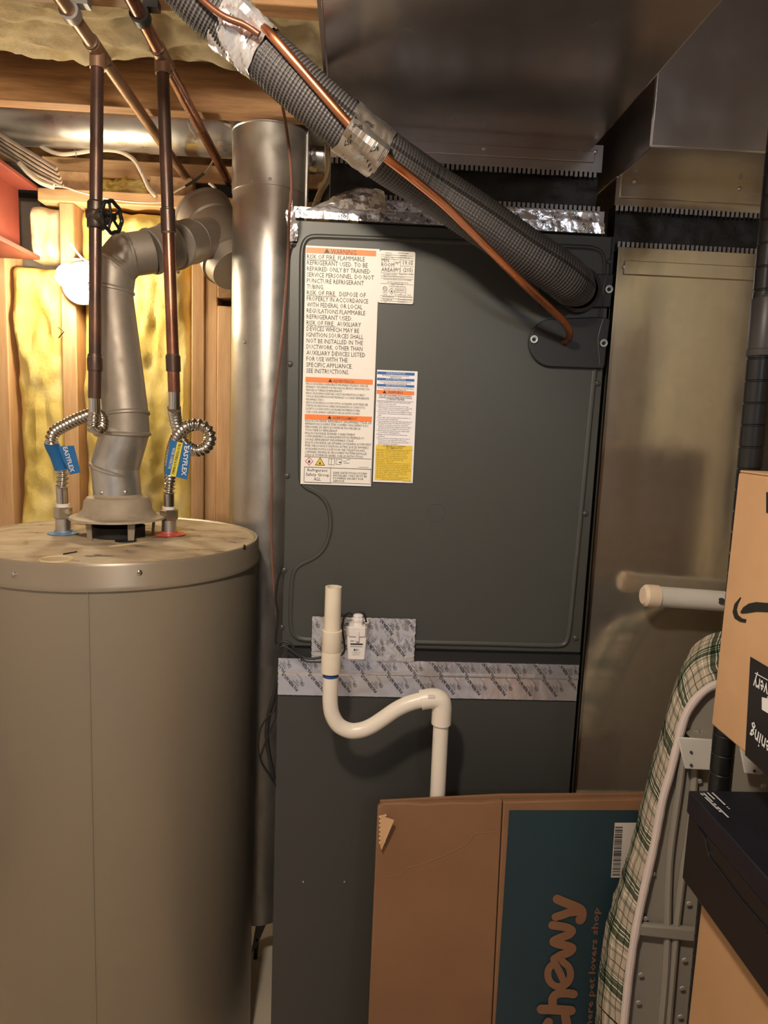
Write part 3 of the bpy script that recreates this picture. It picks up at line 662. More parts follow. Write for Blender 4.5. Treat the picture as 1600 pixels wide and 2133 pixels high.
t = solo('foil_tape_strip', sheet(vx0, vx1, vz0, vz1, upper2, 120, 10, .0012, .001, 11), M['foil_crinkle'], 'foil tape sealing the plenum collar under the crimped edge, right of the crumpled foil', 'tape', ((vx0+vx1)/2, YF, vz0))
mark_rows('printed_marks', t, vx0, vx1, vz0, vz1, lambda x, z: upper2(x, z)+V(0,-.0008,0), math.radians(-35), 2, .060)
# crumpled foil mound at the left end
cap = [(634,438),(660,428),(690,413),(715,400),(745,392),(775,393),(800,400),(803,420),(806,440),(770,446),(700,443)]
cc = at(725, 425, YF-.01)
b = MB(); ring = [at(x, y, YF-.004) for x, y in cap]; ring = resample(spline(ring+[ring[0]], 5), .007)[:-1]; n = len(ring); K = 9
for k in range(K+1):
    for p in ring:
        q = cc.lerp(p, k/K); d = .016*(1-(k/K)**2); q = q + V(0, -d+.006*noise.fractal(V(q.x*75, q.z*75, 2), 1, 2, 3), .0); b.v.append(q)
for k in range(K): b.f += [[k*n+i, k*n+(i+1) % n, (k+1)*n+(i+1) % n, (k+1)*n+i] for i in range(n)]
o = len(b.v); b.v += [V(p.x, YF+.012, p.z) for p in ring]; b.f += [[K*n+i, K*n+(i+1) % n, o+(i+1) % n, o+i] for i in range(n)]; b.f.append([o+i for i in range(n)]); b.m = [0]*len(b.f)
solo('foil_crumple', b, M['foil_crinkle'], 'crumpled mound of silver foil tape at the top left of the coil cabinet', 'tape', (cc.x, YF, ZC), smooth=20)
# folded foil at the left corner
b = MB(); b.grid(6, 26, lambda i, j: (lambda p: p+V(0, .004*noise.fractal(V(p.x*120, p.z*90, 6), 1, 2, 3), 0))(at(598+(618-598)*i+3*math.sin(j*9), 502-(502-398)*j, YF-.006)+V(0, 0, 0) if j < .62 else at(600+8*i*(1.6-j)+3, 502-(502-398)*j, YF-.006)))
k = len(b.v); b.add([p+V(0, .0012, 0) for p in b.v[:k]], []); w = 7
b.f += [[k+j*w+i+1, k+j*w+i, k+(j+1)*w+i, k+(j+1)*w+i+1] for j in range(26) for i in range(6)]; b.m += [0]*156
solo('foil_tab', b, M['foil_crinkle'], 'narrow folded tab of foil tape down the upper left corner of the coil cabinet', 'tape', at(606, 460, YF))

# ================================================================== LABELS ON THE COIL PANEL
YL = YP-.0042; YK = YL-.0005
def rect(x0, y0, x1, y1, Y): a = at(x0, y0, Y); c = at(x1, y1, Y); return a.x, c.x, c.z, a.z
def card(parent, name, m, xl, xr, zt, zb, y=YL, th=.0006, r=.0, label=None):
    if r:
        P = []
        for cx, cz, a0 in ((xr-r, zt-r, 0), (xl+r, zt-r, 90), (xl+r, zb+r, 180), (xr-r, zb+r, 270)):
            P += [V(cx+r*math.cos(math.radians(a0+k*18)), y, cz+r*math.sin(math.radians(a0+k*18))) for k in range(6)]
    else: P = [V(xr, y, zt), V(xl, y, zt), V(xl, y, zb), V(xr, y, zb)]
    return obj(name, MB().slab(P, V(0, th, 0)), m, parent)
def line(mb, s_, xl, yb, xr, cap, bold=0):
    o = at(xl, yb, YK); e = at(xr, yb, YK); text(mb, s_, o, XU, ZU, e.x-o.x, cap*o.y/FPX, bold)
def bar(mb, x0, y0, x1, y1, Y=YK+.0001):
    a = at(x0, y0, Y); xr = at(x1, y0, Y).x; zb = at(x0, y1, Y).z
    mb.add([V(a.x, Y, a.z), V(xr, Y, a.z), V(xr, Y, zb), V(a.x, Y, zb)], [(0,1,2,3)])
def tri(mb, x, yb, h, Y=YK):
    c = at(x, yb, Y); s_ = h*Y/FPX; mb.add([V(c.x-s_*.62, Y, c.z), V(c.x+s_*.62, Y, c.z), V(c.x, Y, c.z+s_)], [(0,1,2)])

# big warning label
l0 = at(634, 511, YL); lr = at(788, 517, YL); lb = at(629, 1008, YL)
t = thing('warning_label', 'tall white refrigerant warning label with three orange bars on the coil panel', 'label', (l0.x, YL, lb.z))
card(t, 'paper', M['paper'], (l0.x+lb.x)/2, (lr.x+at(776, 1011, YL).x)/2, l0.z, lb.z)
ink = MB(); org = MB()
for q_ in ((638, 515, 784, 526.5), (636.5, 785, 777, 795.5), (635, 862.5, 775, 873)): org = MB(); bar(org, *q_); obj('orange_bar', org, M['orange'], t)
tri(ink, 681, 527, 9); line(ink, 'WARNING', 689, 529, 742, 9.6)
W1 = ['RISK OF FIRE. FLAMMABLE', 'REFRIGERANT USED. TO BE', 'REPAIRED ONLY BY TRAINED', 'SERVICE PERSONNEL. DO NOT', 'PUNCTURE REFRIGERANT', 'TUBING.', 'RISK OF FIRE.  DISPOSE OF', 'PROPERLY IN ACCORDANCE', 'WITH FEDERAL OR LOCAL', 'REGULATIONS.FLAMMABLE', 'REFRIGERANT USED.', 'RISK OF FIRE.  AUXILIARY', 'DEVICES WHICH MAY BE', 'IGNITION SOURCES SHALL', 'NOT BE INSTALLED IN THE', 'DUCTWORK, OTHER THAN', 'AUXILIARY DEVICES LISTED', 'FOR USE WITH THE', 'SPECIFIC APPLIANCE.', 'SEE INSTRUCTIONS.']
R1 = [760,766,771,779,758,675,762,767,755,761,734,752,748,757,756,755,761,724,734,727]
for k, (s_, r_) in enumerate(zip(W1, R1)):
    yb = 538.7+12.5*k; line(ink, s_, 639.5-.08*k, yb, r_, 8.6)
    if k in (0, 6, 11): bar(ink, 639.5, yb+1.4, 701, yb+2.2)
tri(ink, 688, 796, 7); line(ink, 'ADVERTENCIA', 694.5, 796.5, 738, 5.4, .004)
W2 = ['RIESGO DE INCENDIO.REFRIGERATE INFLAMABLE UTILIZADO. PARA SER', 'REPARADO ÚNICAMENTE POR PERSONAL DE SERVICIO CAPACITADO. NO', 'PERFORE LA TUBERÍA DE REFRIGERANTE.', 'RIESGO DE INCENDIO.DESÉCHELO ADECUADAMENTE DE ACUERDO', 'CON LAS REGLAMENTACIONES FEDERALES O LOCALES. REFRIGERANTE', 'INFLAMABLE USADO.', 'RIESGO DE INCENDIO.LOS DISPOSITIVOS AUXILIARES QUE PUEDEN SER', 'FUENTES DE IGNICIÓN NO DEBEN INSTALARSE EN LOS CONDUCTOS,', 'EXCEPTO LOS DISPOSITIVOS AUXILIARES ENUMERADOS PARA', 'USAR CON EL APARATO ESPECÍFICO.VEA LAS INSTRUCCIONES.']
R2 = [767,770,713,760.5,768.5,675,766.5,761,750,749.5]
for k, (s_, r_) in enumerate(zip(W2, R2)): line(ink, s_, 637.5, 801.2+6.5*k, r_, 4.3)
tri(ink, 686.5, 872.5, 7); line(ink, 'AVERTISSEMENT', 693, 873, 744, 5.2, .004)
W3 = ["RISQUE D'INCENDIE. RÉFRIGÉRANT INFLAMMABLE UTILISÉ. LES", 'RÉPARATIONS DOIVENT ÊTRE CONFIÉES UNIQUEMENT À DU', 'PERSONNEL DE SERVICE FORMÉ.NE PAS PERCER LA', 'TUYAUTERIE DU RÉFRIGÉRANT', "RISQUE D'INCENDIE. ÉLIMINER CORRECTEMENT", 'CONFORMÉMENT À LA RÉGLEMENTATION FÉDÉRALE OU', 'LOCALE. RÉFRIGÉRANT INFLAMMABLE UTILISÉ.', "RISQUE D'INCENDIE. LES APPAREILS AUXILIAIRES QUI PEUVENT", "ÊTRE UNE SOURCE D'IGNITION, AUTRES QUE LES APPAREILS", 'AUXILIAIRES HOMOLOGUÉS POUR UNE UTILISATION AVEC', "L'APPAREIL SPÉCIFIQUE, NE DOIVENT PAS ÊTRE INSTALLÉS", 'DANS LE SYSTÈME DE GAINES. VOIR LES INSTRUCTIONS.']
R3 = [774,767,751,703,740,758.5,737,773.5,768,760.5,764,757]
for k, (s_, r_) in enumerate(zip(W3, R3)): line(ink, s_, 635.8, 878+6.5*k, r_, 4.4)
for x0, y0, x1, y1 in ((634.5,950.8,773.5,951.6),(634,972.2,773,973.2),(633.7,972.2,634.6,1004),(688.6,973,689.4,1005.5),(634,1003.5,689,1004.7),(772.3,975,773,1005.5),(689,1005,773,1005.8)): bar(ink, x0, y0, x1, y1)
line(ink, 'Refrigerant', 640.5, 981.5, 682, 6.2); line(ink, 'Safety Group', 637, 990.8, 686, 6.2); line(ink, 'A2L', 654, 1000.6, 668, 6.2)
for k, (s_, r_) in enumerate((('LEAK DETECTION SYSTEM', 764), ('INSTALLED. UNIT MUST BE', 764), ('POWERED EXCEPT FOR', 757), ('SERVICE', 717))): line(ink, s_, 694, 986.4+5.7*k, r_, 4)
# hazard pictograms
red = MB(); yel = MB()
def diamond(mb, x, y, r, th):
    c = at(x, y, YK); s_ = r*YK/FPX; i_ = (r-th)*YK/FPX; d = [(0,1),(1,0),(0,-1),(-1,0)]
    mb.add([V(c.x+a*s_, YK, c.z+b_*s_) for a, b_ in d]+[V(c.x+a*i_, YK, c.z+b_*i_) for a, b_ in d], [(k, (k+1) % 4, 4+(k+1) % 4, 4+k) for k in range(4)])
def flame(mb, x, y, s_):
    c = at(x, y, YK-.0002); q = s_*YK/FPX
    mb.add([V(c.x+a*q, YK-.0002, c.z+b_*q) for a, b_ in ((-.5,-.6),(-.62,-.1),(-.35,.25),(-.22,.0),(-.05,1),(.25,.45),(.3,.1),(.45,.4),(.6,-.1),(.45,-.6))], [tuple(range(10))])
    mb.add([V(c.x+a*q, YK-.0002, c.z+b_*q) for a, b_ in ((-.75,-.85),(.75,-.85),(.75,-.75),(-.75,-.75))], [(0,1,2,3)])
diamond(red, 644, 960.6, 8.8, 1.5); flame(ink, 644, 960.6, 4)
tri(ink, 666.5, 969.5, 17); c = at(666.5, 968.4, YK-.0001); q = YK/FPX; yel.add([V(c.x-8.6*q, YK-.0001, c.z), V(c.x+8.6*q, YK-.0001, c.z), V(c.x, YK-.0001, c.z+13.8*q)], [(0,1,2)]); flame(ink, 666.5, 964.5, 3.4)
for x0, y0, x1, y1 in ((684.5,955,685.2,968),(690,955,690.7,968),(697,955,697.7,968),(684.5,955,697,955.7),(684.5,967.5,697,968.2),(700,956,700.7,967),(711,956,711.7,967),(700,956,711,956.7),(700,967,711,967.7),(714,960,722,960.8),(722,957,730,957.8),(716,964,728,964.8),(706,962,711,964)): bar(ink, x0, y0, x1, y1)
line(ink, '01-AD0000004-A', 745, 974.2, 768, 2.2)
obj('red_pictogram', red, M['red_ink'], t); obj('yellow_pictogram', yel, M['label_yellow'], t); ink1 = (ink, t)

# rating label
a = at(791, 521, YL); c = at(865, 634, YL)
t = thing('rating_label', 'small white rating label with rounded corners, right of the tall warning label', 'label', (a.x, YL, c.z))
card(t, 'paper', M['paper'], a.x, at(864, 560, YL).x, a.z, c.z, r=.003)
ink = MB()
for s_, xl, yb, xr, cp in (('MODEL NO.',803,528,817,2.4),('CAPTA4230C4AA',829,528.5,851,2.4),('SERIAL NO.',803,533,816,2.4),('2404185772',833,533.6,847,2.4),('VOLTS  24',801,537.3,819,2.2),('HERTZ 60',830,537.8,853,2.2),
    ('MIN',795,545.6,810,7.0),('ROOM',794.6,554.6,821,7.4),('AREA:',794.2,565,820,7.4),('m²',824,550.2,833.5,6.5),('(ft²)',821,565.2,834.5,7),('19.05',839.5,551.2,860.5,7.8),('(205)',839.8,566,859.5,7.8),
    ('MAX REFRIG CHARGE',799,572.2,826,2.3),('Kg (lb) 2.36',832,572.4,847,2.3),('(83 oz)',852,572.6,861,2.3),('MAX OUTLET TEMP  200°F (93.3°C)',799,576.6,843,2.2),('FOR SALES AND SERVICE CONTACT YOUR DEALER',799,582.5,857,2.3),('THIS UNIT SUITABLE FOR INDOOR USE',806,588.5,850,2.3),
    ('HEAT PUMP / AIR',815,593,840,2.7),('CONDITIONER SECTION',810,597.6,845,2.7),('REFRIGERANT',825,605.3,843,2.4),('SAFETY GROUP',824,609.5,844,2.4),('A2L',832,613.5,837,2.4),('INTERTEK',797,609.5,807,1.9),('3145028',797.5,613.8,806,1.9),('2025',849,616,856,2.6),
    ('MAX WORKING PR.',797,618.8,821,2.2),('TEST PRESSURE',797,624.8,817,2.2),('SIDES',801,629.3,805,2.2),('MPa (psig) 3.33 (450)',832,619.4,858,2.2),('MPa (psig) 3.33 (450)',832,625,858,2.2),('RATED 5.0',832,629.8,848,2.2)): line(ink, s_, xl, yb, xr, cp)
for x0, y0, x1, y1 in ((793.5,530,862,530.5),(793.5,534.4,862,534.9),(793.5,538.7,862,539.2),(821.2,539,821.7,567),(834.8,539,835.3,568),(835,553.6,862,554.1),(793,567.6,862,568.1),(793,573.8,861.5,574.3),(793,578.3,861.5,578.8),(793,589.8,861,590.3),(823,600.4,846,600.9),(823,613.8,846,614.3),(823,600.4,823.5,614),(845.5,600.4,846,614.3),(792.6,615.4,860.5,615.9),(792.6,620.8,860.5,621.3),(792.6,625.9,860.5,626.4),(830,615.5,830.5,631)): bar(ink, x0, y0, x1, y1)
diamond(ink, 815.8, 606.3, 6.6, .9); flame(ink, 815.8, 606.3, 2.8)
c_ = at(802.2, 601.3, YK); b_ = [2*math.pi*k/16 for k in range(16)]
ink.add([V(c_.x+4.6*q*math.cos(u), YK, c_.z+4.6*q*math.sin(u)) for u in b_]+[V(c_.x+3.7*q*math.cos(u), YK, c_.z+3.7*q*math.sin(u)) for u in b_], [(k, (k+1) % 16, 16+(k+1) % 16, 16+k) for k in range(16)])
line(ink, 'ETL', 799.6, 602.8, 805, 3)
ink2 = (ink, t)

# installation label
a = at(783.5, 770, YL); c = at(779, 1003.5, YL)
t = thing('installation_label', 'narrow white installation label with blue bars and a yellow lower half', 'label', (a.x, YL, c.z))
card(t, 'paper', M['paper_cool'], (a.x+c.x)/2, (at(868, 772, YL).x+at(862, 1004, YL).x)/2, a.z, c.z)
ink = MB(); blu = MB(); org = MB(); yel = MB(); wht = MB(); bi = MB()
for q_ in ((786, 773.5, 864, 779.2), (785.5, 786.6, 863.5, 791.6), (785.3, 799.4, 863.2, 804.2)): blu = MB(); bar(blu, *q_); obj('blue_bar', blu, M['label_blue'], t)
bar(org, 785, 812, 862.8, 820.2); bar(yel, 783.2, 926, 859.5, 1000)
for s_, xl, yb, xr in (('INSTALLATION NOTICE',805,778.6,844),("AVIS À L'INSTALLATEUR",804,791.2,845),('AVISO DE INSTALACIÓN',804,803.8,845)): line(wht, s_, xl, yb, xr, 3.4)
for s_, xl, yb, xr in (('All drain pan connections to be hand',796,782.8,852),('tightened only',813,786.2,836),('Les raccords du bac récupération doivent',792,795.6,856),('être serrés à la main seulement',799,799,848),('Todas las conexiones del panel de drenaje deben',787,808.4,862),('apretarse a mano únicamente',799,811.8,846)): line(bi, s_, xl, yb, xr, 2.7)
tri(ink, 801, 819.4, 6.4); line(ink, 'WARNING', 808, 819.4, 839, 5.2)
for s_, xl, yb, xr in (('THIS UNIT IS EQUIPPED WITH A HOLDING',789.5,824.6,857.5),('CHARGE. FOLLOW THESE INSTRUCTIONS',789,828.7,858.5),('TO PREVENT INJURIES:',804,832.8,843)): line(ink, s_, xl, yb, xr, 3.1, .01)
bar(ink, 785, 834, 861.5, 834.6)
T3 = [('1. Factory installed TXV with the bulb permanently',785.5,855),('located on the suction tube.',788.5,826),('2. Must use a heat shield, heat trap or wet rags',785.5,851),('when brazing to protect heat sensitive components',788,859),('such as service valves and TXV sensing bulb.',788,852),('3. Depress the valve stem in access fitting to release',785,858),('the pressure. No pressure loss indicates possible',788,858),('leak.',788,795),('4. Use a tube cutter to remove the spin closure on',785,855),('the suction line and liquid line.',788,830),('5. Insert liquid line set into liquid tube expansion and',785,858),('slide grommet about 18" away from braze joint.',788,854),('6. Insert the suction line set into the suction line',785,850),('expansion and slide the insulation and the rubber',788,857),('grommet at least 18" away from the braze joint.',788,853),('7. Braze suction and liquid line joints. Allow joints',784.5,853),('to cool before replacing gaskets.',788,833),('8. Replace suction & liquid line grommets and',784.5,848),('insulation.',788,802),('9. Do not use the coil pan shipped with the unit on',784.5,854),('Oil furnace or any application where the',787.5,846),('temperature of the drain pan may exceed 300° F.',787.5,855),('See IO manual for instructions.',787.5,829)]
for k, (s_, xl, xr) in enumerate(T3): line(bi, s_, xl, 838.2+3.95*k, xr, 2.5)
for s_, xl, yb, xr in (('ALUMINUM COIL CLEANING',798,930.2,845),('RECOMMENDATION',805,934.4,838)): line(ink, s_, xl, yb, xr, 3, .01)
bar(ink, 783.4, 935.4, 859, 935.9)
T4 = [('This unit is equipped with an aluminum tube',784,852),('evaporator coil. The safest way to clean the',784,852),('evaporator coil is to simply flush the coil',784,846),('with water. This cleaning practice remains',784,849),('as the recommended cleaning method for',784,849),('both copper tube and aluminum tube',784,841),('residential cooling coils.',784,820),('An alternate cleaning method is to use one of',784,854),('the products listed in the technical publication',784,854),('TP-108 (shipped in the literature bag with',784,851),('the unit) to clean the coils. The cleaners listed',784,855),('are the only agents deemed safe and approved',784,856),('for use to clean round tube aluminum coils.',784,848),('TP-108 is also available on the web site in',784,848),('Partner Link > Service Toolkit.',783.5,830),('NOTE: Ensure coils are rinsed well after the',783.5,851),('use of any chemical cleaners.',795,840)]
for k, (s_, xl, xr) in enumerate(T4): line(ink, s_, xl, 939.2+3.72*k, xr, 2.5)
line(ink, '01-AD00020-A', 838, 1003, 858, 1.9)
obj('orange_bar', org, M['orange'], t); obj('yellow_panel', yel, M['label_yellow'], t)
ink3 = (ink, bi, wht, t)

# ================================================================== DRAIN TRAP AND FLOAT SWITCH
YT = 1.062
c0 = at(695, 1222, YT); c1 = at(692, 1312, YT); c2 = at(689, 1400, YT)
t = thing('drain_trap', 'cream plastic condensate drain trap curving in front of the charcoal furnace', 'pipe', (c0.x, YT, at(911, 1668, YT).z-.45))
b = MB().lathe([(.0098, -.10), (.0098, .0), (.0132, 0), (.0132, -.11)], c0, c0-c1, n=32); obj('standpipe', b, M['pvc'], t)
obj('coupling', MB().lathe([(.0125, .0), (.0158, .0005), (.0158, (c1-c2).length*.48), (.0153, (c1-c2).length*.5), (.0158, (c1-c2).length*.52), (.0158, (c1-c2).length)], c1, c2-c1, n=36), M['pvc'], t)
P = spline(px([(689,1396),(688.5,1430),(688,1462),(692,1488),(705,1510),(727,1521.5),(750,1521),(772,1513),(796,1498),(822,1480),(845,1468),(866,1461),(884,1457.5)], YT), 8)
obj('trap_bend', MB().tube(P, .0126, 28), M['pvc_white'], t)
obj('primer_ring', MB().tube([P[0], P[3]], .0128, 28), M['pvc_blue'], t, label='blue primer smear under the coupling')
e = px([(876,1458.5),(896,1455),(910,1455.5),(918,1461),(920.5,1472),(920,1488),(919,1507)], YT)
obj('elbow', MB().tube(spline(e, 8), .0162, 32), M['pvc_white'], t)
obj('elbow_mark', MB().slab([at(x, y, YT-.0165) for x, y in ((892,1449),(906,1449),(906,1454),(892,1454))], V(0,.004,0)), M['pvc_white'], t)
dp = at(911, 1668, YT); d0 = at(919, 1503, YT)
obj('drop_pipe', MB().cyl(d0, dp+(dp-d0)*1.6, .0128, n=28), M['pvc_white'], t)
pc = at(690, 1356, YT); obj('coil_stub', MB().cyl(pc, pc+V(0,.085,0), .012, n=20), M['pvc'], t)
YS = 1.105
s1 = at(742, 1374, YS); kk = YS/FPX
t = thing('float_switch', 'small white float switch with a printed front beside the drain standpipe', 'switch', (s1.x, YS, s1.z))
def oct_(w, d, cx, cy, z, ch): return [V(cx+a*w, cy+b_*d, z) for a, b_ in ((-1+ch,-1),(1-ch,-1),(1,-1+ch*1.6),(1,1),(-1,1),(-1,-1+ch*1.6))]
zA, zB, zC_, zD = at(742,1374,YS).z, at(742,1325,YS).z, at(742,1319,YS).z, at(742,1305,YS).z
obj('body', MB().prism(oct_(20*kk, .0185, s1.x, YS+.017, zA, .12), oct_(21.5*kk, .0185, s1.x, YS+.017, zB, .12)), M['switch'], t, bevel=.0015)
obj('cap', MB().prism(oct_(24.5*kk, .021, s1.x, YS+.017, zB, .3), oct_(25.5*kk, .022, s1.x, YS+.017, zD, .35)), M['switch'], t, bevel=.001)
st = V(s1.x+.001, YS+.010, zD)
obj('stem', MB().lathe([(.0088, -.004), (.0088, .006), (.0098, .007), (.0098, .011), (.0085, .012), (.0085, .017), (.006, .0185)], st, n=8), M['switch'], t)
obj('drain_barb', MB().cyl((s1.x+.001, YS-.003, zC_-.012), (s1.x+.001, YS-.003, zC_+.004), .0035, n=14), M['switch'], t)
obj('slots', [b := MB()] and b.box(0,0,0,0,0,0) if False else (lambda q: ([q.box(s1.x+sx*.017-.0035, s1.x+sx*.017+.0035, YS+.002+k*.006, YS+.0045+k*.006, zD, zD+.0004) for sx in (-1,1) for k in range(3)], q)[1])(MB()), M['black'], t)
ink = MB(); yk = YS-.0021
def sline(s_, xl, yb, xr, cap, bold=0): o = at(xl, yb, yk); text(ink, s_, o, XU, ZU, at(xr, yb, yk).x-o.x, cap*kk, bold)
sline('SS2AP', 730, 1336, 738, 2.2, .02); sline('SAFETY SWITCH', 730, 1347.4, 755, 1.6); sline('MODEL SS2AP', 730, 1347.6, 755, 1.8); sline('RU', 737, 1355.6, 746, 4.4, .03); sline('US', 747, 1355, 749, 1.8)
sline('5A 24V  MAX TEMP', 733, 1359.2, 752, 1.5); sline('MADE IN USA', 737, 1362, 748, 1.4); sline('SEE INSTRUCTIONS', 734, 1364.6, 750, 1.3)
a = at(730, 1340, yk); c = at(756, 1343.6, yk); ink.add([V(a.x, yk, a.z), V(c.x, yk, a.z), V(c.x, yk, c.z), V(a.x, yk, c.z)], [(0,1,2,3)])
ink4 = (ink, t)
def wire(name, pts, r, m, label, cat='wire', group=None, n=8, parent=None, sub=6):
    P = spline(pts, sub); b = MB().tube(P, r, n)
    if parent: return obj(name, b, M[m], parent)
    return solo(name, b, M[m], label, cat, P[0], group)
sw = bpy.data.objects['float_switch']
wire('lead', [st+V(-.001,0,.017)] + px([(738,1284),(728,1277),(718,1284),(713,1305),(716,1330),(718,1352),(712,1364)], YS+.02) + [at(700, 1372, 1.13)], .0016, 'wire_black', '', parent=sw)
wire('lead', [st+V(.001,0,.017)] + px([(745,1282),(753,1275),(760,1282),(763,1300),(762,1320)], YS+.026), .0016, 'wire_black', '', parent=sw)

# ================================================================== REFRIGERANT LINES
LP = [at(215,-200,.905), at(352,-70,.93), at(420,0,.945), at(500,70,.96), at(590,150,.955), at(690,238,.965), at(790,318,.985), at(900,392,1.02), at(1000,458,1.03), at(1090,520,1.04), at(1150,558,1.055), at(1188,588,1.085), at(1205,602,1.145)]
P = resample(spline(LP, 10), .0011)
t = thing('suction_line', 'thick grey ribbed insulated refrigerant line slanting down to the coil cabinet', 'pipe', LP[4])
nP = len(P); R_ = []
for i, p in enumerate(P):
    s_ = i/nP; sway = 1+.03*noise.noise(V(i*.012, 0, 4)); R_.append((.0325*sway if s_ < .93 else .0325*(1-.16*(s_-.93)/.07)) + .0007*math.sin(i*2*math.pi/4.2))
obj('insulation_sleeve', MB().tube(P, R_, 40, attr=True), M['sleeve'], t, smooth=80)
LQ = [at(545,52,.925), at(577,86,.915), at(650,170,.92), at(735,266,.93), at(800,325,.94), at(860,372,.965), at(930,430,.980), at(1010,510,.994), at(1085,585,1.02), at(1140,636,1.05), at(1172,668,1.075), at(1186,690,1.10), at(1185,706,1.122), at(1174,712,1.142)]
Pq = spline(LQ, 8)
tl = thing('liquid_line', 'thin bright copper liquid line running along the insulated refrigerant line', 'pipe', LQ[6])
obj('copper_tube', MB().tube(Pq, .0058, 16), M['copper'], tl)
obj('copper_tube', MB().tube(spline(px([(255,-170),(380,-40),(455,27),(510,52),(540,72)], .910), 6), .0042, 12), M['copper_red'], tl)
# tape wraps
WRAPS = {}
def wrap(name, i0, i1, rad, m, label, tails=(), amp=.003, seed=1):
    seg = P[i0:i1]; cen = seg[len(seg)//2]; n = 40; b = MB(); tt = (seg[-1]-seg[0]).normalized(); u, w = frame(tt)
    pl = [q for q in Pq]
    for p in seg:
        cu = min(pl, key=lambda q: (q-p).length)
        for k in range(n):
            a = 2*math.pi*k/n; d = math.cos(a)*u+math.sin(a)*w; r = rad
            v = cu-p; v -= tt*v.dot(tt); L_ = v.length
            if L_ > 1e-5:
                ca = d.dot(v/L_); r = max(r, (L_+.0105)*max(0, ca)**5) if ca > .3 else r
            q = p+d*(r+amp*noise.fractal(V(p.x*60+math.cos(a)*2, p.z*60+math.sin(a)*2, seed), 1, 2, 3)); b.v.append(q + tt*.006*noise.noise(V(a*1.3, seed, 2)))
    m_ = len(seg); b.f = [[j*n+k, j*n+(k+1) % n, (j+1)*n+(k+1) % n, (j+1)*n+k] for j in range(m_-1) for k in range(n)]; b.m = [0]*len(b.f)
    th = thing(name, label, 'tape', cen)
    obj('wrap', b, M[m], th, smooth=28)
    WRAPS[name] = b
    for poly, Yt in tails:
        pp = [at(x, y, Yt+.0012*(y-318)) for x, y in poly]; obj('loose_end', MB().slab(pp, V(0,.0008,0)), M[m], th)
    return th
def near(x, y): return min(range(nP), key=lambda i: (P[i]-at(x, y, P[i].y)).length)
w1 = wrap('foil_wrap', near(470,42), near(553,118), .0345, 'foil_crinkle', 'shiny crumpled foil tape binding the refrigerant lines near the ceiling', amp=.004, seed=3)
w2 = wrap('foil_wrap', near(718,262), near(797,320), .0345, 'foil_grey', 'dull foil tape with printed letters binding the lines in front of the supply trunk', [([(742,318),(770,330),(790,318),(793,336),(776,352),(757,358),(748,340)], .945)], amp=.0018, seed=5)
ink = MB(); yk2 = .9435
TAILTXT = MB()
for s_, x, y, a, cp in (('Shur', 755, 268, 186, 9), ('857', 733, 284, 186, 9), ('857', 789, 310, 183, 10), ('PC', 742, 246, 200, 10), ('Shur', 781, 254, 160, 9)):
    o = at(x, y, .935); q = math.radians(a); text(ink, s_, o, V(math.cos(q),0,math.sin(q)), V(-math.sin(q),0,math.cos(q)), None, cp*.95/FPX*.8, .02)
for s_, x, y, cp in (('Shur', 757, 326, 9),):
    o = at(x, y, .945+.0012*(y-318)-.0012); text(TAILTXT, s_, o, V(-1,0,-.12), V(.12,0,-1), None, cp*.95/FPX*.8, .02)
ink5 = (ink, w2)
# rubber grommet where the insulated line enters
g = at(1205, 603, YP-.0105); obj('grommet', MB().lathe([(.038, 0), (.037, .004), (.031, .005), (.031, 0)], g, (0,-1,0), n=28), M['gasket'], coil)
wire('thermostat_wire', px([(546,112),(568,150),(585,205),(597,270),(605,340),(607,400),(603,440)], 1.08)+px([(600,520),(595,610),(588,700),(576,800),(566,900),(566,1000),(565,1100),(569,1200),(577,1290)], 1.135), .0022, 'wire_brown', 'thin brown thermostat wire hanging down the left edge of the charcoal cabinet')

# loose wires at the left side of the furnace
wire('control_wire', px([(586,1180),(577,1215),(574,1250),(578,1280),(574,1330),(578,1345),(590,1336),(606,1342),(622,1362),(645,1372),(690,1366)], 1.128), .0024, 'wire_black', 'black wire looping from the furnace side towards the white float switch')
wire('control_wire', px([(582,1352),(590,1345),(604,1352),(620,1364),(640,1378),(690,1378)], 1.122), .002, 'wire_black', 'black wire lying across the top left end of the foil tape band')
wire('control_wire', px([(578,1420),(571,1450),(560,1490),(556,1530),(560,1570),(568,1610),(574,1640)], 1.155), .004, 'wire_black', 'thick bundle of black wire bulging left of the furnace below the foil tape')
wire('control_wire', px([(577,1440),(572,1480),(560,1490),(542,1520),(538,1560),(545,1590),(560,1615),(574,1638)], 1.15), .0016, 'wire_black', 'thinnest black wire, arching out furthest left beside the furnace')
wire('control_wire', px([(576,1450),(575,1490),(566,1515),(548,1560),(543,1580),(552,1600),(572,1625)], 1.152), .0018, 'wire_black', 'black wire crossing the others low on the left side of the furnace')
# armoured cable behind the coil cabinet
Pa = resample(spline([at(684,270,1.75), at(686,320,1.62), at(688,355,1.5), at(683,382,1.4), at(672,405,1.33), at(662,432,1.28)], 10), .0016)
solo('armoured_cable', MB().tube(Pa, [.0098+.0012*math.sin(i*2*math.pi/6) for i in range(len(Pa))], 16), M['corr'], 'spiral armoured metal cable rising behind the crumpled foil', 'cable', Pa[-1], smooth=70)

# ================================================================== COPPER WATER PIPES
def riser(name, label, Y, xt, yt, pts, zp, gate, Xoff):
    top = at(xt, yt, Y); t = thing(name, label, 'pipe', (top.x, Y, top.z))
    return t, top
rC = .0111
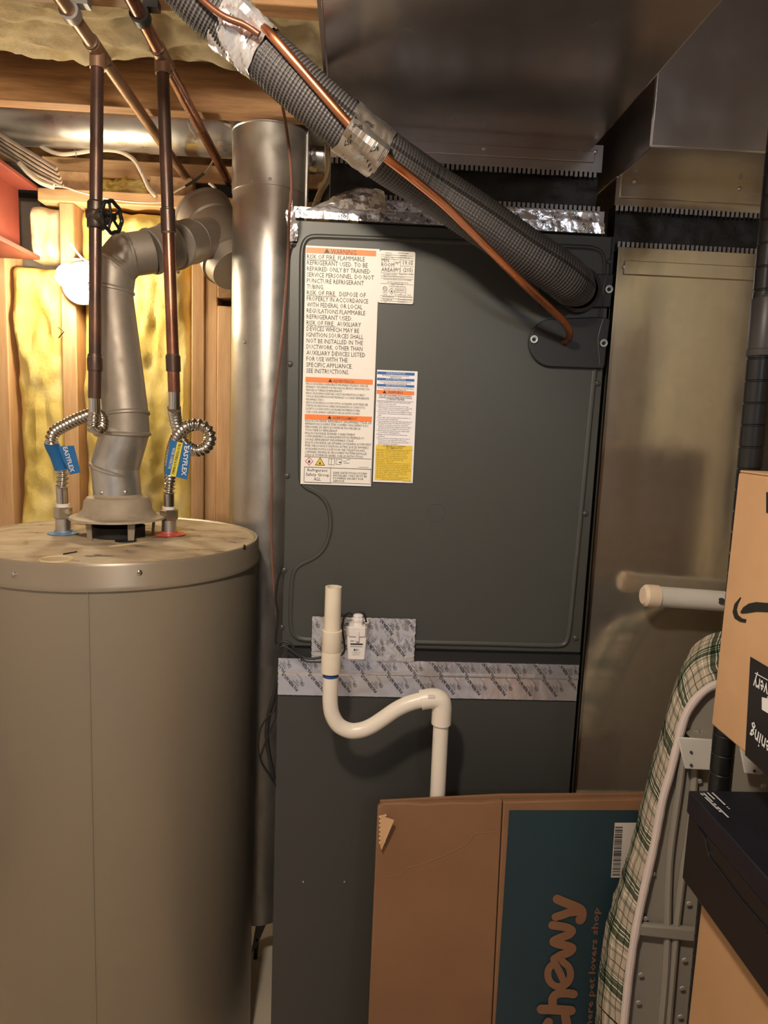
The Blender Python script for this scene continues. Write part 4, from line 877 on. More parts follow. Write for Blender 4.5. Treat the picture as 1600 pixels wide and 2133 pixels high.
# left: cold water
YL_ = 1.32
tA = at(203, 106, YL_); bA = at(197, 830, YL_)
t = thing('copper_pipe', 'left copper water pipe with a gate valve, dropping from a tee to the heater', 'pipe', tA); pipeL = t
obj('riser', MB().cyl(tA, at(200, 423, YL_), rC, n=24), M['copper_old'], t)
obj('riser', MB().cyl(at(199, 470, YL_), at(198, 750, YL_), rC, n=24), M['copper_old'], t)
obj('riser', MB().cyl(at(198, 750, YL_), bA, rC*1.05, n=24), M['copper_old'], t)
obj('union', MB().lathe([(.0135, 0), (.0138, .018), (.0132, .024), (.0125, .03)], at(198, 772, YL_), (0,0,1), n=24), M['copper_old'], t)
obj('solder_joint', MB().lathe([(.0118, 0), (.0135, .003), (.0115, .009)], at(198, 748, YL_), (0,0,1), n=20), M['solder'], t)
obj('run', MB().cyl((tA.x, .30, tA.z), (tA.x, 2.02, tA.z), rC, n=24), M['copper_dull'], t)
obj('tee', MB().cyl((tA.x, YL_-.028, tA.z), (tA.x, YL_+.028, tA.z), .0135, n=24).cyl(tA, tA-V(0,0,.03), .0135, n=24), M['copper_dull'], t)
for dy in (-.034, .03): obj('solder_joint', MB().lathe([(.0125, 0), (.0135, .002), (.0118, .006)], tA+V(0,dy,0), (0,1,0), n=20), M['solder'], t)
# gate valve
v0 = at(200, 475, YL_); v1 = at(200, 420, YL_); hv = (v1-v0).length; vc = (v0+v1)/2
tv = thing('gate_valve', 'dark gate valve with a black spoked handwheel on the left copper pipe', 'valve', vc)
obj('body', MB().lathe([(.0145, -.001), (.0155, .001), (.0155, hv*.30), (.0175, hv*.36), (.0180, hv*.55), (.0165, hv*.62), (.0150, hv*.64), (.0150, hv*.95), (.0125, hv*1.02)], v0, v1-v0, n=28), M['valve'], tv)
ad = V(.94, -.34, -.05).normalized(); bo = v0 + (v1-v0)*.42
obj('bonnet', MB().lathe([(.0165, 0), (.0150, .018), (.013, .020), (.0125, .027), (.008, .029), (.006, .036)], bo, ad, n=20), M['valve'], tv)
hw = bo+ad*.034; u, w = frame(ad); b = MB()
ringp = [hw+(.0265+.0012*math.cos(8*q))*(math.cos(q)*u+math.sin(q)*w) for q in [2*math.pi*k/48 for k in range(49)]]
b.tube(ringp, .0036, 10, cap=False); obj('handwheel', b, M['black_iron'], tv)
for k in range(5):
    q = 2*math.pi*k/5; obj('spoke', MB().cyl(hw, hw+.026*(math.cos(q)*u+math.sin(q)*w), .0026, n=8), M['black_iron'], tv)
obj('hub', MB().cyl(hw-ad*.005, hw+ad*.006, .0065, n=14), M['black_iron'], tv)
# right: hot water
YR_ = 1.33
tB = at(338, 118, YR_); bB = at(363, 817, YR_)
t = thing('copper_pipe', 'right copper water pipe dropping from a tee to the looped connector', 'pipe', tB); pipeR = t
def onB(y): k = (y-118)/(817-118); return tB.lerp(bB, k)
obj('riser', MB().cyl(tB, onB(430), rC, n=24), M['copper_old'], t)
obj('riser', MB().cyl(onB(430), onB(738), rC, n=24), M['copper_red'], t)
obj('riser', MB().cyl(onB(738), bB, rC*1.02, n=24), M['copper_red'], t)
obj('coupling', MB().cyl(onB(425), onB(473), .0133, n=24), M['copper_old'], t)
obj('coupling', MB().cyl(onB(738), onB(771), .0136, n=24), M['copper_old'], t)
for y in (428, 474, 738): obj('solder_joint', MB().lathe([(.0118, -.003), (.0138, 0), (.0118, .004)], onB(y), tB-bB, n=20), M['solder'], t)
obj('run', MB().cyl((tB.x, .30, tB.z), (tB.x, 2.02, tB.z), rC, n=24), M['copper_red'], t)
obj('tee', MB().cyl((tB.x, YR_-.028, tB.z), (tB.x, YR_+.028, tB.z), .0135, n=24).cyl(tB, tB.lerp(bB, .05), .0135, n=24), M['copper_dull'], t)
for dy in (-.034, .03): obj('solder_joint', MB().lathe([(.0125, 0), (.0135, .002), (.0118, .006)], tB+V(0,dy,0), (0,1,0), n=20), M['solder'], t)
for x, y, zz, lab in ((184, 32, tA, 'grey strap clip holding the left copper pipe to the nearer joist'), (291, 40, tB, 'black clip holding the right copper pipe to the nearer joist')):
    Yc = 1.205; t = thing('pipe_clip', lab, 'clip', (zz.x, Yc, zz.z))
    obj('loop', MB().lathe([(.0118, -.009), (.0155, -.009), (.0155, .009), (.0118, .009), (.0118, -.009)], (zz.x, Yc, zz.z), (0,1,0), n=20), M['gasket'] if zz is tB else M['tooth'], t)
    obj('strap', MB().box(zz.x+.006, zz.x+.030, Yc-.009, Yc+.009, zz.z+.009, 2.131), M['gasket'] if zz is tB else M['tooth'], t)

# ================================================================== WATER HEATER
ZH = 1.22; hc = V(-.483, 1.429, 0); RH = .284
t = thing('water_heater', 'large taupe water heater tank with a dusty top, standing on the left', 'water heater', (hc.x, hc.y, 0)); heater = t
obj('jacket', MB().lathe([(RH-.006, .0), (RH-.006, .02), (RH-.002, .03), (RH-.002, ZH-.044), (RH-.006, ZH-.040)], hc, n=96), M['heater'], t)
obj('top_pan', MB().lathe([(RH-.004, ZH-.048), (RH+.003, ZH-.047), (RH+.003, ZH-.038), (RH+.0005, ZH-.034), (RH+.001, ZH-.004), (RH-.002, ZH+.0008), (RH-.006, ZH+.001), (RH-.010, ZH-.002)], hc, n=96), M['heater_rim'], t)
obj('top_sheet', MB().lathe([(0, ZH-.002), (RH*.5, ZH-.0015), (RH-.009, ZH-.002), (RH-.009, ZH-.006), (0, ZH-.006)], hc, n=96), M['dust'], t)
ps = at(186, 1211, 1.16); an = math.atan2(ps.x-hc.x, -(1.16-hc.y)); dn = V(math.sin(an), -math.cos(an), 0)
obj('jacket_seam', MB().tube([hc+dn*(RH-.002)+V(0,0,.03), hc+dn*(RH-.002)+V(0,0,ZH-.046)], .0016, 8), M['heater'], t)
for x, y in ((290,1193),(526,1141),(30,1197)):
    p = at(x, y, 1.2); 
    for _ in range(6):
        dd = V(p.x-hc.x, p.y-hc.y, 0).normalized(); p = at(x, y, (hc+dd*RH).y) if abs(dd.y) > .3 else V(hc.x+RH*dd.x, p.y, p.z)
    dd = V(p.x-hc.x, p.y-hc.y, 0).normalized(); screw(V(hc.x, hc.y, p.z)+dd*RH, dd, .0052, 'chrome', t, False)
hb = V(-.492, 1.442, ZH)
zrim = at(243, 1084, 1.40).z; zcol = at(243, 1036, 1.40).z; zsh = at(243, 1046, 1.40).z
hood = obj('draft_hood', MB().lathe([(.046, zcol+.012), (.0475, zcol), (.060, zcol-.004), (.066, zcol-.012), (.069, zcol-.030), (.080, zcol-.042), (.094, zrim+.003), (.096, zrim-.001), (.092, zrim-.001), (.068, zcol-.034), (.046, zcol+.006)], (hb.x, hb.y, 0), n=56), M['hood'], t)
for a in (-118, -52, 35, 150):
    q = math.radians(a); d_ = V(math.cos(q), math.sin(q), 0); tn = V(-math.sin(q), math.cos(q), 0); p0 = V(hb.x, hb.y, ZH-.002)+d_*.072; p1 = V(hb.x, hb.y, zrim+.010)+d_*.076
    obj('leg', MB().prism([p0-tn*.006, p0+tn*.006, p0+tn*.006+d_*.002, p0-tn*.006+d_*.002], [p1-tn*.008, p1+tn*.008, p1+tn*.008+d_*.002, p1-tn*.008+d_*.002]), M['hood'], hood)
obj('flue_collar', MB().lathe([(.054, ZH-.003), (.054, ZH+.020), (.050, ZH+.020), (.050, ZH-.003)], (hb.x, hb.y, 0), n=40), M['collar_black'], t)
obj('flue_opening', MB().lathe([(0, ZH+.004), (.0495, ZH+.004), (.0495, ZH+.001), (0, ZH+.001)], (hb.x, hb.y, 0), n=32), M['black'], t)
ho = atz(262, 1125, ZH); obj('foam_port', MB().lathe([(0, -.0004), (.021, -.0004), (.021, -.003), (0, -.003)], (ho.x, ho.y, ZH), n=28), M['black'], t)
fo = [atz(x, y, ZH) for x, y in ((226,1137),(250,1135),(275,1132),(306,1128))]; obj('foam_bead', MB().tube([V(p.x, p.y, ZH-.0012) for p in spline(fo, 6)], [.0008+.0012*math.sin(math.pi*i/18) for i in range(19)], 10), M['foam'], t)
rr = atz(118, 1163, ZH); obj('rust_ring', MB().tube([V(rr.x+.026*math.cos(q), rr.y+.026*math.sin(q), ZH-.0018) for q in [2*math.pi*k/40 for k in range(41)]], .0022, 8, cap=False), M['foam'], t)
obj('twig', MB().cyl(atz(132, 1154, ZH), atz(160, 1149, ZH), .0012, n=6), M['ink'], t)
# nipples with their colour rings
nL = atz(132, 1110, ZH); nL = V(nL.x, nL.y, ZH); nR = atz(352, 1112, ZH); nR = V(nR.x, nR.y, ZH)
for c_, m, x0, yb, yt in ((nL, 'blue', 137, 1107, 1080), (nR, 'red', 352, 1111, 1083)):
    obj('port_ring', MB().lathe([(.0, -.001), (.030 if m == 'blue' else .034, -.001), (.031 if m == 'blue' else .035, .0006), (.018, .003), (.017, .006), (0, .006)], c_, n=36), M[m], t, label='%s plastic ring round the pipe nipple' % m)
    ztop = at(x0, yt, c_.y).z; obj('nipple', MB().cyl(c_+V(0,0,.004), V(c_.x, c_.y, ztop), .0152, n=28), M['zinc'], t)
# flexible connectors
def hexnut(c_, z0, z1, r): return MB().lathe([(r*.86, z0), (r, z0+.002), (r, z1-.002), (r*.86, z1)], (c_.x, c_.y, 0), n=6)
def corr(P_, r=.0105):
    Q_ = resample(spline(P_, 10), .0011); n_ = len(Q_)
    return MB().tube(Q_, [r+.0021*math.sin(2*math.pi*i/8.2) for i in range(n_)], 20), Q_
zn0, zn1 = at(137,1080,nL.y).z, at(137,1052,nL.y).z
t = thing('water_connector', 'corrugated steel connector curving up from the blue ring to the left pipe', 'connector', nL+V(0,0,.05))
obj('union_nut', hexnut(nL, zn0, zn1-.004, .0185), M['corr'], t)
obj('washer', MB().cyl((nL.x,nL.y,zn1-.004), (nL.x,nL.y,zn1+.003), .0135, n=20), M['paper'], t)
zt_ = at(134,1016,nL.y).z; obj('end_tube', MB().cyl((nL.x,nL.y,zn1), (nL.x-.001,nL.y,zt_), .0115, n=24), M['chrome'], t)
bx = V(bA.x, bA.y, bA.z)
pl = [V(nL.x-.001,nL.y,zt_), at(130,985,nL.y), at(119,950,1.435), at(107,922,1.42), at(114,900,1.41), at(140,884,1.395), at(170,870,1.38), at(198,862,1.365), at(212,872,1.345), at(211,890,1.325), at(202,897,1.305), at(196,890,1.305), at(196,872,1.315), V(bA.x, bA.y, at(196,862,1.32).z)]
b, Q_ = corr(pl); obj('corrugated_tube', b, M['corr'], t, smooth=75)
obj('end_tube', MB().cyl(V(bA.x,bA.y,at(196,866,1.32).z), bA+V(0,0,.004), .0108, n=24), M['chrome'], t)
k0 = min(range(len(Q_)), key=lambda i: (Q_[i]-at(126,978,1.436)).length); k1 = min(range(len(Q_)), key=lambda i: (Q_[i]-at(106,922,1.42)).length)
tag = obj('tag_sleeve', MB().tube(Q_[k0:k1], .0140, 20), M['tag_blue'], t)
def flag(poly, Y0, Y1, m, parent, name='tag_flag'):
    n_ = len(poly); pp = [at(x, y, Y0+(Y1-Y0)*k) for (x, y), k in poly]; return obj(name, MB().slab(pp, V(0,.0006,0)), m, parent)
fl = [at(x, y, 1.415) for x, y in ((122,930),(154,928),(168,984),(146,989),(132,960))]
obj('tag_flag', MB().slab(fl, V(0,.0006,0)), M['tag_blue'], tag)
ink = MB(); o = at(131, 932, 1.4135); e = at(147, 984, 1.4135); U_ = (e-o).normalized(); W_ = V(-U_.z*-1, 0, U_.x*-1); W_ = V(-U_.z, 0, U_.x)
text(ink, 'EASYFLEX', o, U_, W_, (e-o).length, .0085, .02); ink6 = (ink, tag)
zn0, zn1 = at(352,1083,nR.y).z, at(352,1058,nR.y).z
t = thing('water_connector', 'corrugated steel connector with a full loop between the red ring and the right pipe', 'connector', nR+V(0,0,.05))
obj('union_nut', hexnut(nR, zn0, zn1-.003, .0195), M['corr'], t)
obj('washer', MB().cyl((nR.x,nR.y,zn1-.004), (nR.x,nR.y,zn1+.003), .0135, n=20), M['paper'], t)
zt_ = at(353,1028,nR.y).z; obj('end_tube', MB().cyl((nR.x,nR.y,zn1), (nR.x,nR.y,zt_), .0112, n=24), M['chrome'], t)
pl = [V(nR.x,nR.y,zt_), at(354,1000,nR.y), at(355,965,1.445), at(360,935,1.41), at(370,908,1.38), at(388,890,1.36), at(411,884,1.352), at(430,892,1.352), at(438,912,1.358), at(429,932,1.368), at(408,939,1.378), at(388,926,1.385), at(375,904,1.38), at(367,880,1.362), at(364,862,1.345), V(bB.x, bB.y, at(364,850,1.33).z)]
b, Q_ = corr(pl); obj('corrugated_tube', b, M['corr'], t, smooth=75)
obj('end_tube', MB().cyl(V(bB.x,bB.y,at(364,853,1.33).z), bB+V(0,0,.004), .0108, n=24), M['chrome'], t)
tag = obj('tag_flag', MB().slab([at(x, y, 1.372) for x, y in ((355,916),(400,928),(390,999),(343,988))], V(0,.0006,0)), M['tag_blue'], t)
obj('tag_stripe', MB().slab([at(x, y, 1.3712) for x, y in ((369.5,919.5),(381,923),(366,993.5),(354,991))], V(0,.0004,0)), M['tag_yellow'], tag)
def tagline(s_, x0, y0, x1, y1, cap, mb, bold=.01):
    o = at(x0, y0, 1.3705); e = at(x1, y1, 1.3705); U_ = (e-o).normalized(); text(mb, s_, o, U_, V(-U_.z, 0, U_.x), (e-o).length, cap, bold)
ink = MB(); ink7b = MB()
tagline('EASYFLEX', 384.5, 929, 378, 990, .0088, ink, .02); tagline('WATER CONNECTOR', 360, 932, 350, 976, .0052, ink); tagline('TRULY FLEXIBLE & DURABLE', 372, 923, 357.5, 987, .005, ink7b)
ink7 = (ink, ink7b, tag)

# ================================================================== HEATER VENT
t = thing('heater_vent', 'dusty grey vent pipe rising from the heater draft hood and bending right', 'vent pipe', (hb.x, hb.y, zcol)); vent = t
def gore(name, A, Bp, rA, rB, bead=True, m='galv_vent', par=None):
    A = Vector(A); Bp = Vector(Bp); L = (Bp-A).length; pr = [(rA, 0), (rA, L*.06)]
    if bead: pr = [(rA+.0005, 0), (rA+.003, .002), (rA+.003, .006), (rA, .009)]
    return obj(name, MB().lathe(pr+[(rB, L)], A, Bp-A, n=44), M[m], par or t)
v0_ = V(hb.x, hb.y, zcol-.004); Yv = 1.44
v1_ = at(240, 972, Yv); v2_ = at(262, 895, Yv); v3_ = at(263, 868, Yv); v4_ = at(232, 596, 1.475); v5_ = at(238, 560, 1.475)
obj('collar', MB().lathe([(.0475, 0), (.0475, (v1_-v0_).length)], v0_, v1_-v0_, n=44), M['galv'], t)
gore('elbow_gore', v1_-(v2_-v1_).normalized()*.012, v2_, .0475, .047, True, 'galv_new'); gore('elbow_gore', v2_-V(0,0,.012), v3_+V(-.001,0,.012), .0470, .0445)
obj('elbow_gore', MB().sphere(v2_+V(.0,0,.002), .0468, 24), M['galv_vent'], t)
gore('straight_pipe', v3_, v4_, .0445, .0405, True)
gore('elbow_gore', v4_-V(0,0,.01), v5_+V(.002,0,.01), .0425, .0425)
e1 = at(262, 532, 1.485); e2 = at(312, 525, 1.51); e3 = at(360, 512, 1.55); e4 = at(398, 503, 1.66); e5 = at(436, 495, 1.76)
obj('elbow_gore', MB().sphere(v5_+V(.004,0,.004), .0425, 24), M['galv_vent'], t)
gore('elbow_gore', v5_, e1+(e1-v5_)*.4, .0425, .0428)
obj('elbow_gore', MB().sphere(e1, .0428, 24), M['galv_vent'], t)
gore('elbow_gore', e1, e2, .0428, .0435); gore('connector_pipe', e2, e3, .0440, .0470); gore('connector_pipe', e3, e4, .0480, .0480)
gore('connector_pipe', e4-(e5-e4)*.05, e5, .0465, .0465)
for x, y, Y_, d in ((206,1027,1.392,-1),(267,1027,1.392,-1)):
    p = at(x, y, Y_); dd = V(p.x-hb.x, p.y-hb.y, 0).normalized(); screw(V(hb.x, hb.y, p.z)+dd*.0478, dd, .0042, 'zinc', t, False)
for x, y in ((285,543),(371,566)): screw(at(x, y, 1.47), (.1,-1,-.3), .004, 'zinc', t, False)
# crossing flue connector behind the tall duct
fA = at(430, 456, 1.84); fC = at(494, 565, 1.75)
t = thing('flue_connector', 'short fat vent tee slanting down behind the tall round duct above the stud wall', 'vent pipe', fA)
dA = (fC-fA).normalized()
obj('end_cap', MB().lathe([(.0, -.030), (.058, -.028), (.070, -.022), (.0755, -.020), (.0755, -.014), (.072, -.012), (.072, .02)], fA, dA, n=48), M['galv_vent'], t)
obj('tee_body', MB().lathe([(.071, .008), (.0745, .030), (.0745, .038), (.0705, .042), (.0705, .12)], fA, dA, n=48), M['galv_vent'], t)
obj('tail_pipe', MB().lathe([(.0715, .118), (.0715, .15), (.074, .152), (.074, .158), (.0690, .16), (.060, .19)], fA, dA, n=48), M['galv_vent'], t)
screw(at(450, 505, 1.728), (0,-1,0), .004, 'zinc', t, False)

# ================================================================== CABLES AMONG THE JOISTS
wire('white_cable', px([(40,214),(50,245),(66,280),(90,307),(125,321),(165,318),(200,313),(245,315),(278,332),(296,362),(310,392),(326,410)], 1.90), .0052, 'wire_white', 'white sheathed cable swooping under the horizontal round duct', 'cable', sub=8)
for x, y in ((157,319),(293,353)): solo('cable_staple', MB().tube(spline(px([(x-2,y-7),(x+2,y),(x+1,y+7)], 1.893), 5), .0012, 6), M['zinc'], 'thin staple holding the white cable at its %s bend' % ('lower' if x < 200 else 'right'), 'staple', at(x, y, 1.893))
wire('white_cable', px([(40,340),(62,362),(85,379),(112,389)], 1.86), .007, 'wire_white', 'short thick end of white cable lying above the red steel beam', 'cable')
for k, (y0, y1, x1) in enumerate(((278,352,118),(285,362,122),(294,372,126),(303,380,128),(313,388,132))):
    wire('grey_cable', px([(-14,y0-6),(40,y0+(y1-y0)*.36),(82,y0+(y1-y0)*.7),(x1,y1)], 1.80+.02*k), .0048, 'wire_grey', '%s dusty grey cable in the bundle of five above the red steel beam' % ('uppermost','second from top','middle','fourth from top','lowest')[k], 'cable', 'bundle of dusty cables above the red beam')
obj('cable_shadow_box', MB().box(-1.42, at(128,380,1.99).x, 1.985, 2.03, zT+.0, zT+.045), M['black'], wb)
tw = px([(112,388),(135,390),(160,398),(190,406),(230,415),(280,421),(330,422),(352,415),(362,402),(380,391),(402,379),(425,362),(441,340),(447,320),(440,298),(432,288)], 1.885)
wire('thin_wire', tw, .0022, 'wire_white', 'thin white wire along the top plate, looping up with a black taped splice', 'wire')
solo('tape_splice', MB().tube(spline(px([(386,388),(400,380),(414,370),(425,361)], 1.884), 5), .0036, 8), M['wire_black'], 'black electrical tape wrapped round the splice in the thin white wire', 'tape', at(405, 376, 1.884))
wire('thin_wire', [atz(395,252,tB.z-.008), atz(393,257,tB.z-.014)] + px([(397,268),(404,278),(407,287),(404,292)], atz(395,252,tB.z-.008).y), .0018, 'wire_white', 'loose curled end of thin white wire beside the right copper run', 'wire')
wire('white_cable', px([(402,226),(425,230),(450,244),(482,262)], 1.66), .0042, 'wire_grey', 'pale cable sagging below the joist just left of the tall round duct', 'cable')
wire('white_cable', px([(436,381),(447,391),(452,405),(456,420)], 1.9), .0042, 'wire_white', 'short white cable hanging above the fat vent tee', 'cable')
obj('gap_shade_block', MB().box(at(402,380,2.0).x, .2, 1.975, 2.025, zT+.002, zT+.043), M['black'], wb)  # solid black block painting in the shade of the gap
solo('steel_rod', MB().cyl(at(612,48,1.5), at(650,140,1.62), .0085, n=14), M['galv_vent'], 'grey metal rod slanting behind the insulated line near the ceiling', 'rod', at(630, 95, 1.55))
wire('lamp_cable', px([(149,508),(158,522),(172,538),(190,548)], 1.905), .003, 'wire_white', 'thin white cable feeding the bare bulb holder on the stud', 'cable')
solo('bent_nail', MB().tube(px([(122,682),(133,691),(122,704)], 1.918), .0016, 6), M['black_iron'], 'bent dark wire hook on the left stud below the bare bulb', 'hook', at(128, 690, 1.918))

# ================================================================== FLATTENED TEAL AND BROWN CARTON
def cy(z): return 1.030 - .10*(.88-z)             # leaning plane of the carton
def on(x, y, off=0):                              # point of the photograph ray on that plane
    v = ray(x, y); a = v.y - .10*v.z; return O0 + v*((1.030-.10*(.88-H)-off)/a)
LD = V(0, 1, -.1).normalized()*.012
pf = [on(787,1682), on(800,1674), on(846,1672.5), on(880,1676), on(940,1672), on(1000,1673), on(1047,1668), on(1200,1667), on(1400,1665)]
zb0 = .02; xl_b = on(765, 2133)
kx = (pf[0].x-xl_b.x)/(pf[0].z-xl_b.z)
def down(p, z): return V(p.x - kx*(p.z-z)*.6, cy(z), z)
t = thing('flat_carton', 'flattened brown cardboard carton with a teal printed half, leaning on the furnace', 'carton', (.26, cy(0), 0))
fold = on(1047, 1671); 
pl = pf[:7]; Lpoly = pl + [down(fold, zb0), down(pf[0], zb0)]
Rpoly = [V(fold.x+.0015, fold.y, fold.z), pf[7], pf[8], down(pf[8], zb0), down(fold, zb0)+V(.0015,0,0)]
obj('brown_flap', MB().slab(Lpoly, LD), M['kraft_dark'], t, bevel=.002)
rp = obj('printed_panel', MB().slab(Rpoly, LD), M['kraft_dark'], t, bevel=.002)
off = .0008
tp = [on(1061,1688,off), on(1330,1688,off)]; tb = [on(1032,2133,off)]
bq = V(tb[0].x-(tp[0].x-tb[0].x)*.5, 0, 0)
def dn(p, z, k): q = down(p, z); return V(p.x-k*(p.z-z), q.y-off, z)
k_ = (tp[0].x-tb[0].x)/(tp[0].z-tb[0].z)
teal = obj('teal_print', MB().slab([tp[0], tp[1], dn(tp[1], .06, k_), dn(tp[0], .06, k_)], V(0,.0006,0)), M['teal'], t)
obj('back_layer', MB().slab([p+V(.004,.0135,.004-.0) for p in Lpoly[:1]]+[pf[6]+V(0,.0135,.003), pf[8]+V(0,.0135,.003), down(pf[8], zb0)+V(0,.0135,0), down(pf[0], zb0)+V(.004,.0135,0)], LD*.4), M['kraft_dark'], t, bevel=.001)
# torn corner: exposed flutes and a curled paper tongue
for k in range(7):
    a = on(790, 1702+9*k, .001); obj('flute', MB().cyl(a, a+V(.012+.003*math.sin(k*2), -.001, .004), .0022, n=6), M['kraft'], t)
tg = MB(); tg.grid(6, 8, lambda i, j: on(790+28*i*(1-j*.9)+2, 1764-66*(1-j) if False else 1698+66*j, .002)+V(.0, -.014*i*(1-j*.4), .0)); k = len(tg.v)
tg.add([p+V(0,.0007,0) for p in tg.v[:k]], []); tg.f += [[k+j*7+i+1, k+j*7+i, k+(j+1)*7+i, k+(j+1)*7+i+1] for j in range(8) for i in range(6)]; tg.m += [0]*48
obj('torn_tongue', tg, M['kraft'], t)
for pts, r in (([(785,1826),(830,1824),(850,1808),(880,1800),(905,1790),(940,1775),(975,1755),(990,1737),(1035,1732)], .0011), ([(838,1770),(855,1760),(880,1725),(920,1700)], .0007)):
    obj('crease', MB().tube(spline([on(x, y, -.0004) for x, y in pts], 6), r, 6), M['kraft_dark'], t)
# lettering on the teal half (photo zoom coordinates /7.28 from 1100,1840)
ZO = [.0016]
def Zp(x, y, k=0): return on(1100+x/7.28, 1840+y/7.28, ZO[0]+k*.000008)
def stroke(mb, pts, w):
    P_ = spline([V(x, 0, y) for x, y in pts], 7); n_ = len(P_); L_ = []; Rr = []
    for i, p in enumerate(P_):
        d = (P_[min(i+1, n_-1)]-P_[max(0, i-1)]).normalized(); nn = V(-d.z, 0, d.x)*w/2; L_.append(p+nn); Rr.append(p-nn)
    ZO[0] += .0004; vs = [Zp(p.x, p.z, i+1) for i, p in enumerate(L_)]+[Zp(p.x, p.z, i+1) for i, p in enumerate(Rr)]; mb.add(vs, [(i, i+1, n_+i+1, n_+i) for i in range(n_-1)])
    for c_, kz in ((P_[0], -2), (P_[-1], n_+4)): mb.add([Zp(c_.x+w/2*math.cos(2*math.pi*k/20), c_.z+w/2*math.sin(2*math.pi*k/20), kz) for k in range(20)], [tuple(range(20))])
lg = MB()
stroke(lg, [(445,240),(560,290),(700,345),(790,390),(820,450),(812,520),(790,555)], 140)
stroke(lg, [(790,430),(640,440),(520,480),(420,510)], 125)
stroke(lg, [(370,635),(480,650),(600,675),(665,720),(610,780),(480,830),(385,885),(470,925),(600,950),(672,985),(620,1045),(500,1090),(400,1150)], 128)
stroke(lg, [(540,1490),(500,1390),(440,1270),(400,1220),(320,1290),(300,1400),(340,1500),(430,1560),(540,1550),(620,1480),(645,1370),(610,1260),(540,1200),(520,1170)], 108)
stroke(lg, [(690,1680),(560,1665),(440,1680),(375,1750),(375,1860)], 130)
stroke(lg, [(205,1910),(400,1915),(650,1930)], 145)
stroke(lg, [(310,2105),(250,2230),(300,2400),(430,2460),(560,2420),(600,2250),(570,2030),(560,1960)], 135)
obj('large_lettering', lg, M['kraft_print'], teal, weld=False)
sl = MB(); o = on(1100+985/7.28, 1840+1670/7.28, .0016); e = on(1100+1070/7.28, 1840+365/7.28, .0016)
U_ = (e-o).normalized(); W_ = V(-1,0,0); W_ = (W_-U_*W_.dot(U_)).normalized()
o2 = on(1100+960/7.28, 1840+2240/7.28, .0016); text(sl, 'where pet lovers shop', o2-U_*.012, U_, W_, (e-o2).length+.012, .0105, .018)
ink8 = (sl, teal)
st_ = obj('sticker', MB().slab([on(x, y, .0012) for x, y in ((1281,1714),(1350,1714),(1345,1828),(1273,1828))], V(0,.0005,0)), M['sticker'], t)
bc = MB(); y = 1722
while y < 1822:
    h = random.choice((.8,1.4,2.2)); bc.add([on(1282-.06*(y-1714), y, .0017), on(1298-.06*(y-1714), y, .0017), on(1298-.06*(y-1714), y+h, .0017), on(1282-.06*(y-1714), y+h, .0017)], [(0,1,2,3)]); y += h+random.choice((.9,1.5,2.4))
obj('barcode', bc, M['ink'], st_, weld=False)

# ================================================================== IRONING BOARD
def bl(z): return .17*(1.26-z)                    # lean towards the viewer lower down
outer = [(1560,1306),(1500,1316),(1470,1326),(1442,1350),(1426,1380),(1411,1415),(1396,1460),(1379,1520),(1357,1600),(1335,1680),(1312,1760),(1288,1840),(1266,1910),(1253,1980),(1246,2060),(1240,2133)]
inner = [(1560,1412),(1492,1426),(1464,1442),(1442,1466),(1427,1494),(1416,1530),(1398,1605),(1381,1665),(1363,1760),(1347,1830),(1327,1925),(1314,2005),(1306,2075),(1300,2133)]
def pt_at(x, y, y0):
    v = ray(x, y); return O0 + v*((y0-.17*(1.26-H))/(v.y-.17*v.z))
po = resample(spline([pt_at(x, y, 1.084) for x, y in outer], 8), .008); pi_ = resample(spline([pt_at(x, y, 1.004) for x, y in inner], 8), .008)
def ext(L_, z): 
    while L_[-1].z > z: d = (L_[-1]-L_[-2]); d = V(d.x*.9, d.y, d.z).normalized()*.02; L_.append(L_[-1]+d)
    return L_
ext(po, .25); ext(pi_, .25)
nb_ = 110; po = [po[int(i*(len(po)-1)/nb_)] for i in range(nb_+1)]; pi_ = [pi_[int(i*(len(pi_)-1)/nb_)] for i in range(nb_+1)]
t = thing('ironing_board', 'folded ironing board with a green plaid cover standing on end beside the shelf', 'ironing board', (.5, .9, 0))
b = MB(); nv = 12; arc = [0]
for a, c in zip(po, po[1:]): arc.append(arc[-1]+(c-a).length)
def cov(i, j):
    k = int(round(i*nb_)); a = po[k]; c = pi_[k]; q = a.lerp(c, j); bulge = .012*math.sin(math.pi*j); out = V(-1, 0, .25)
    return q + out*bulge + V(.0028,0,0)*noise.fractal(V(q.x*30, q.y*60, q.z*28), 1, 2, 4)
b.grid(nb_, nv, cov, lambda i, j: (arc[int(round(i*nb_))], j*.10, 0))
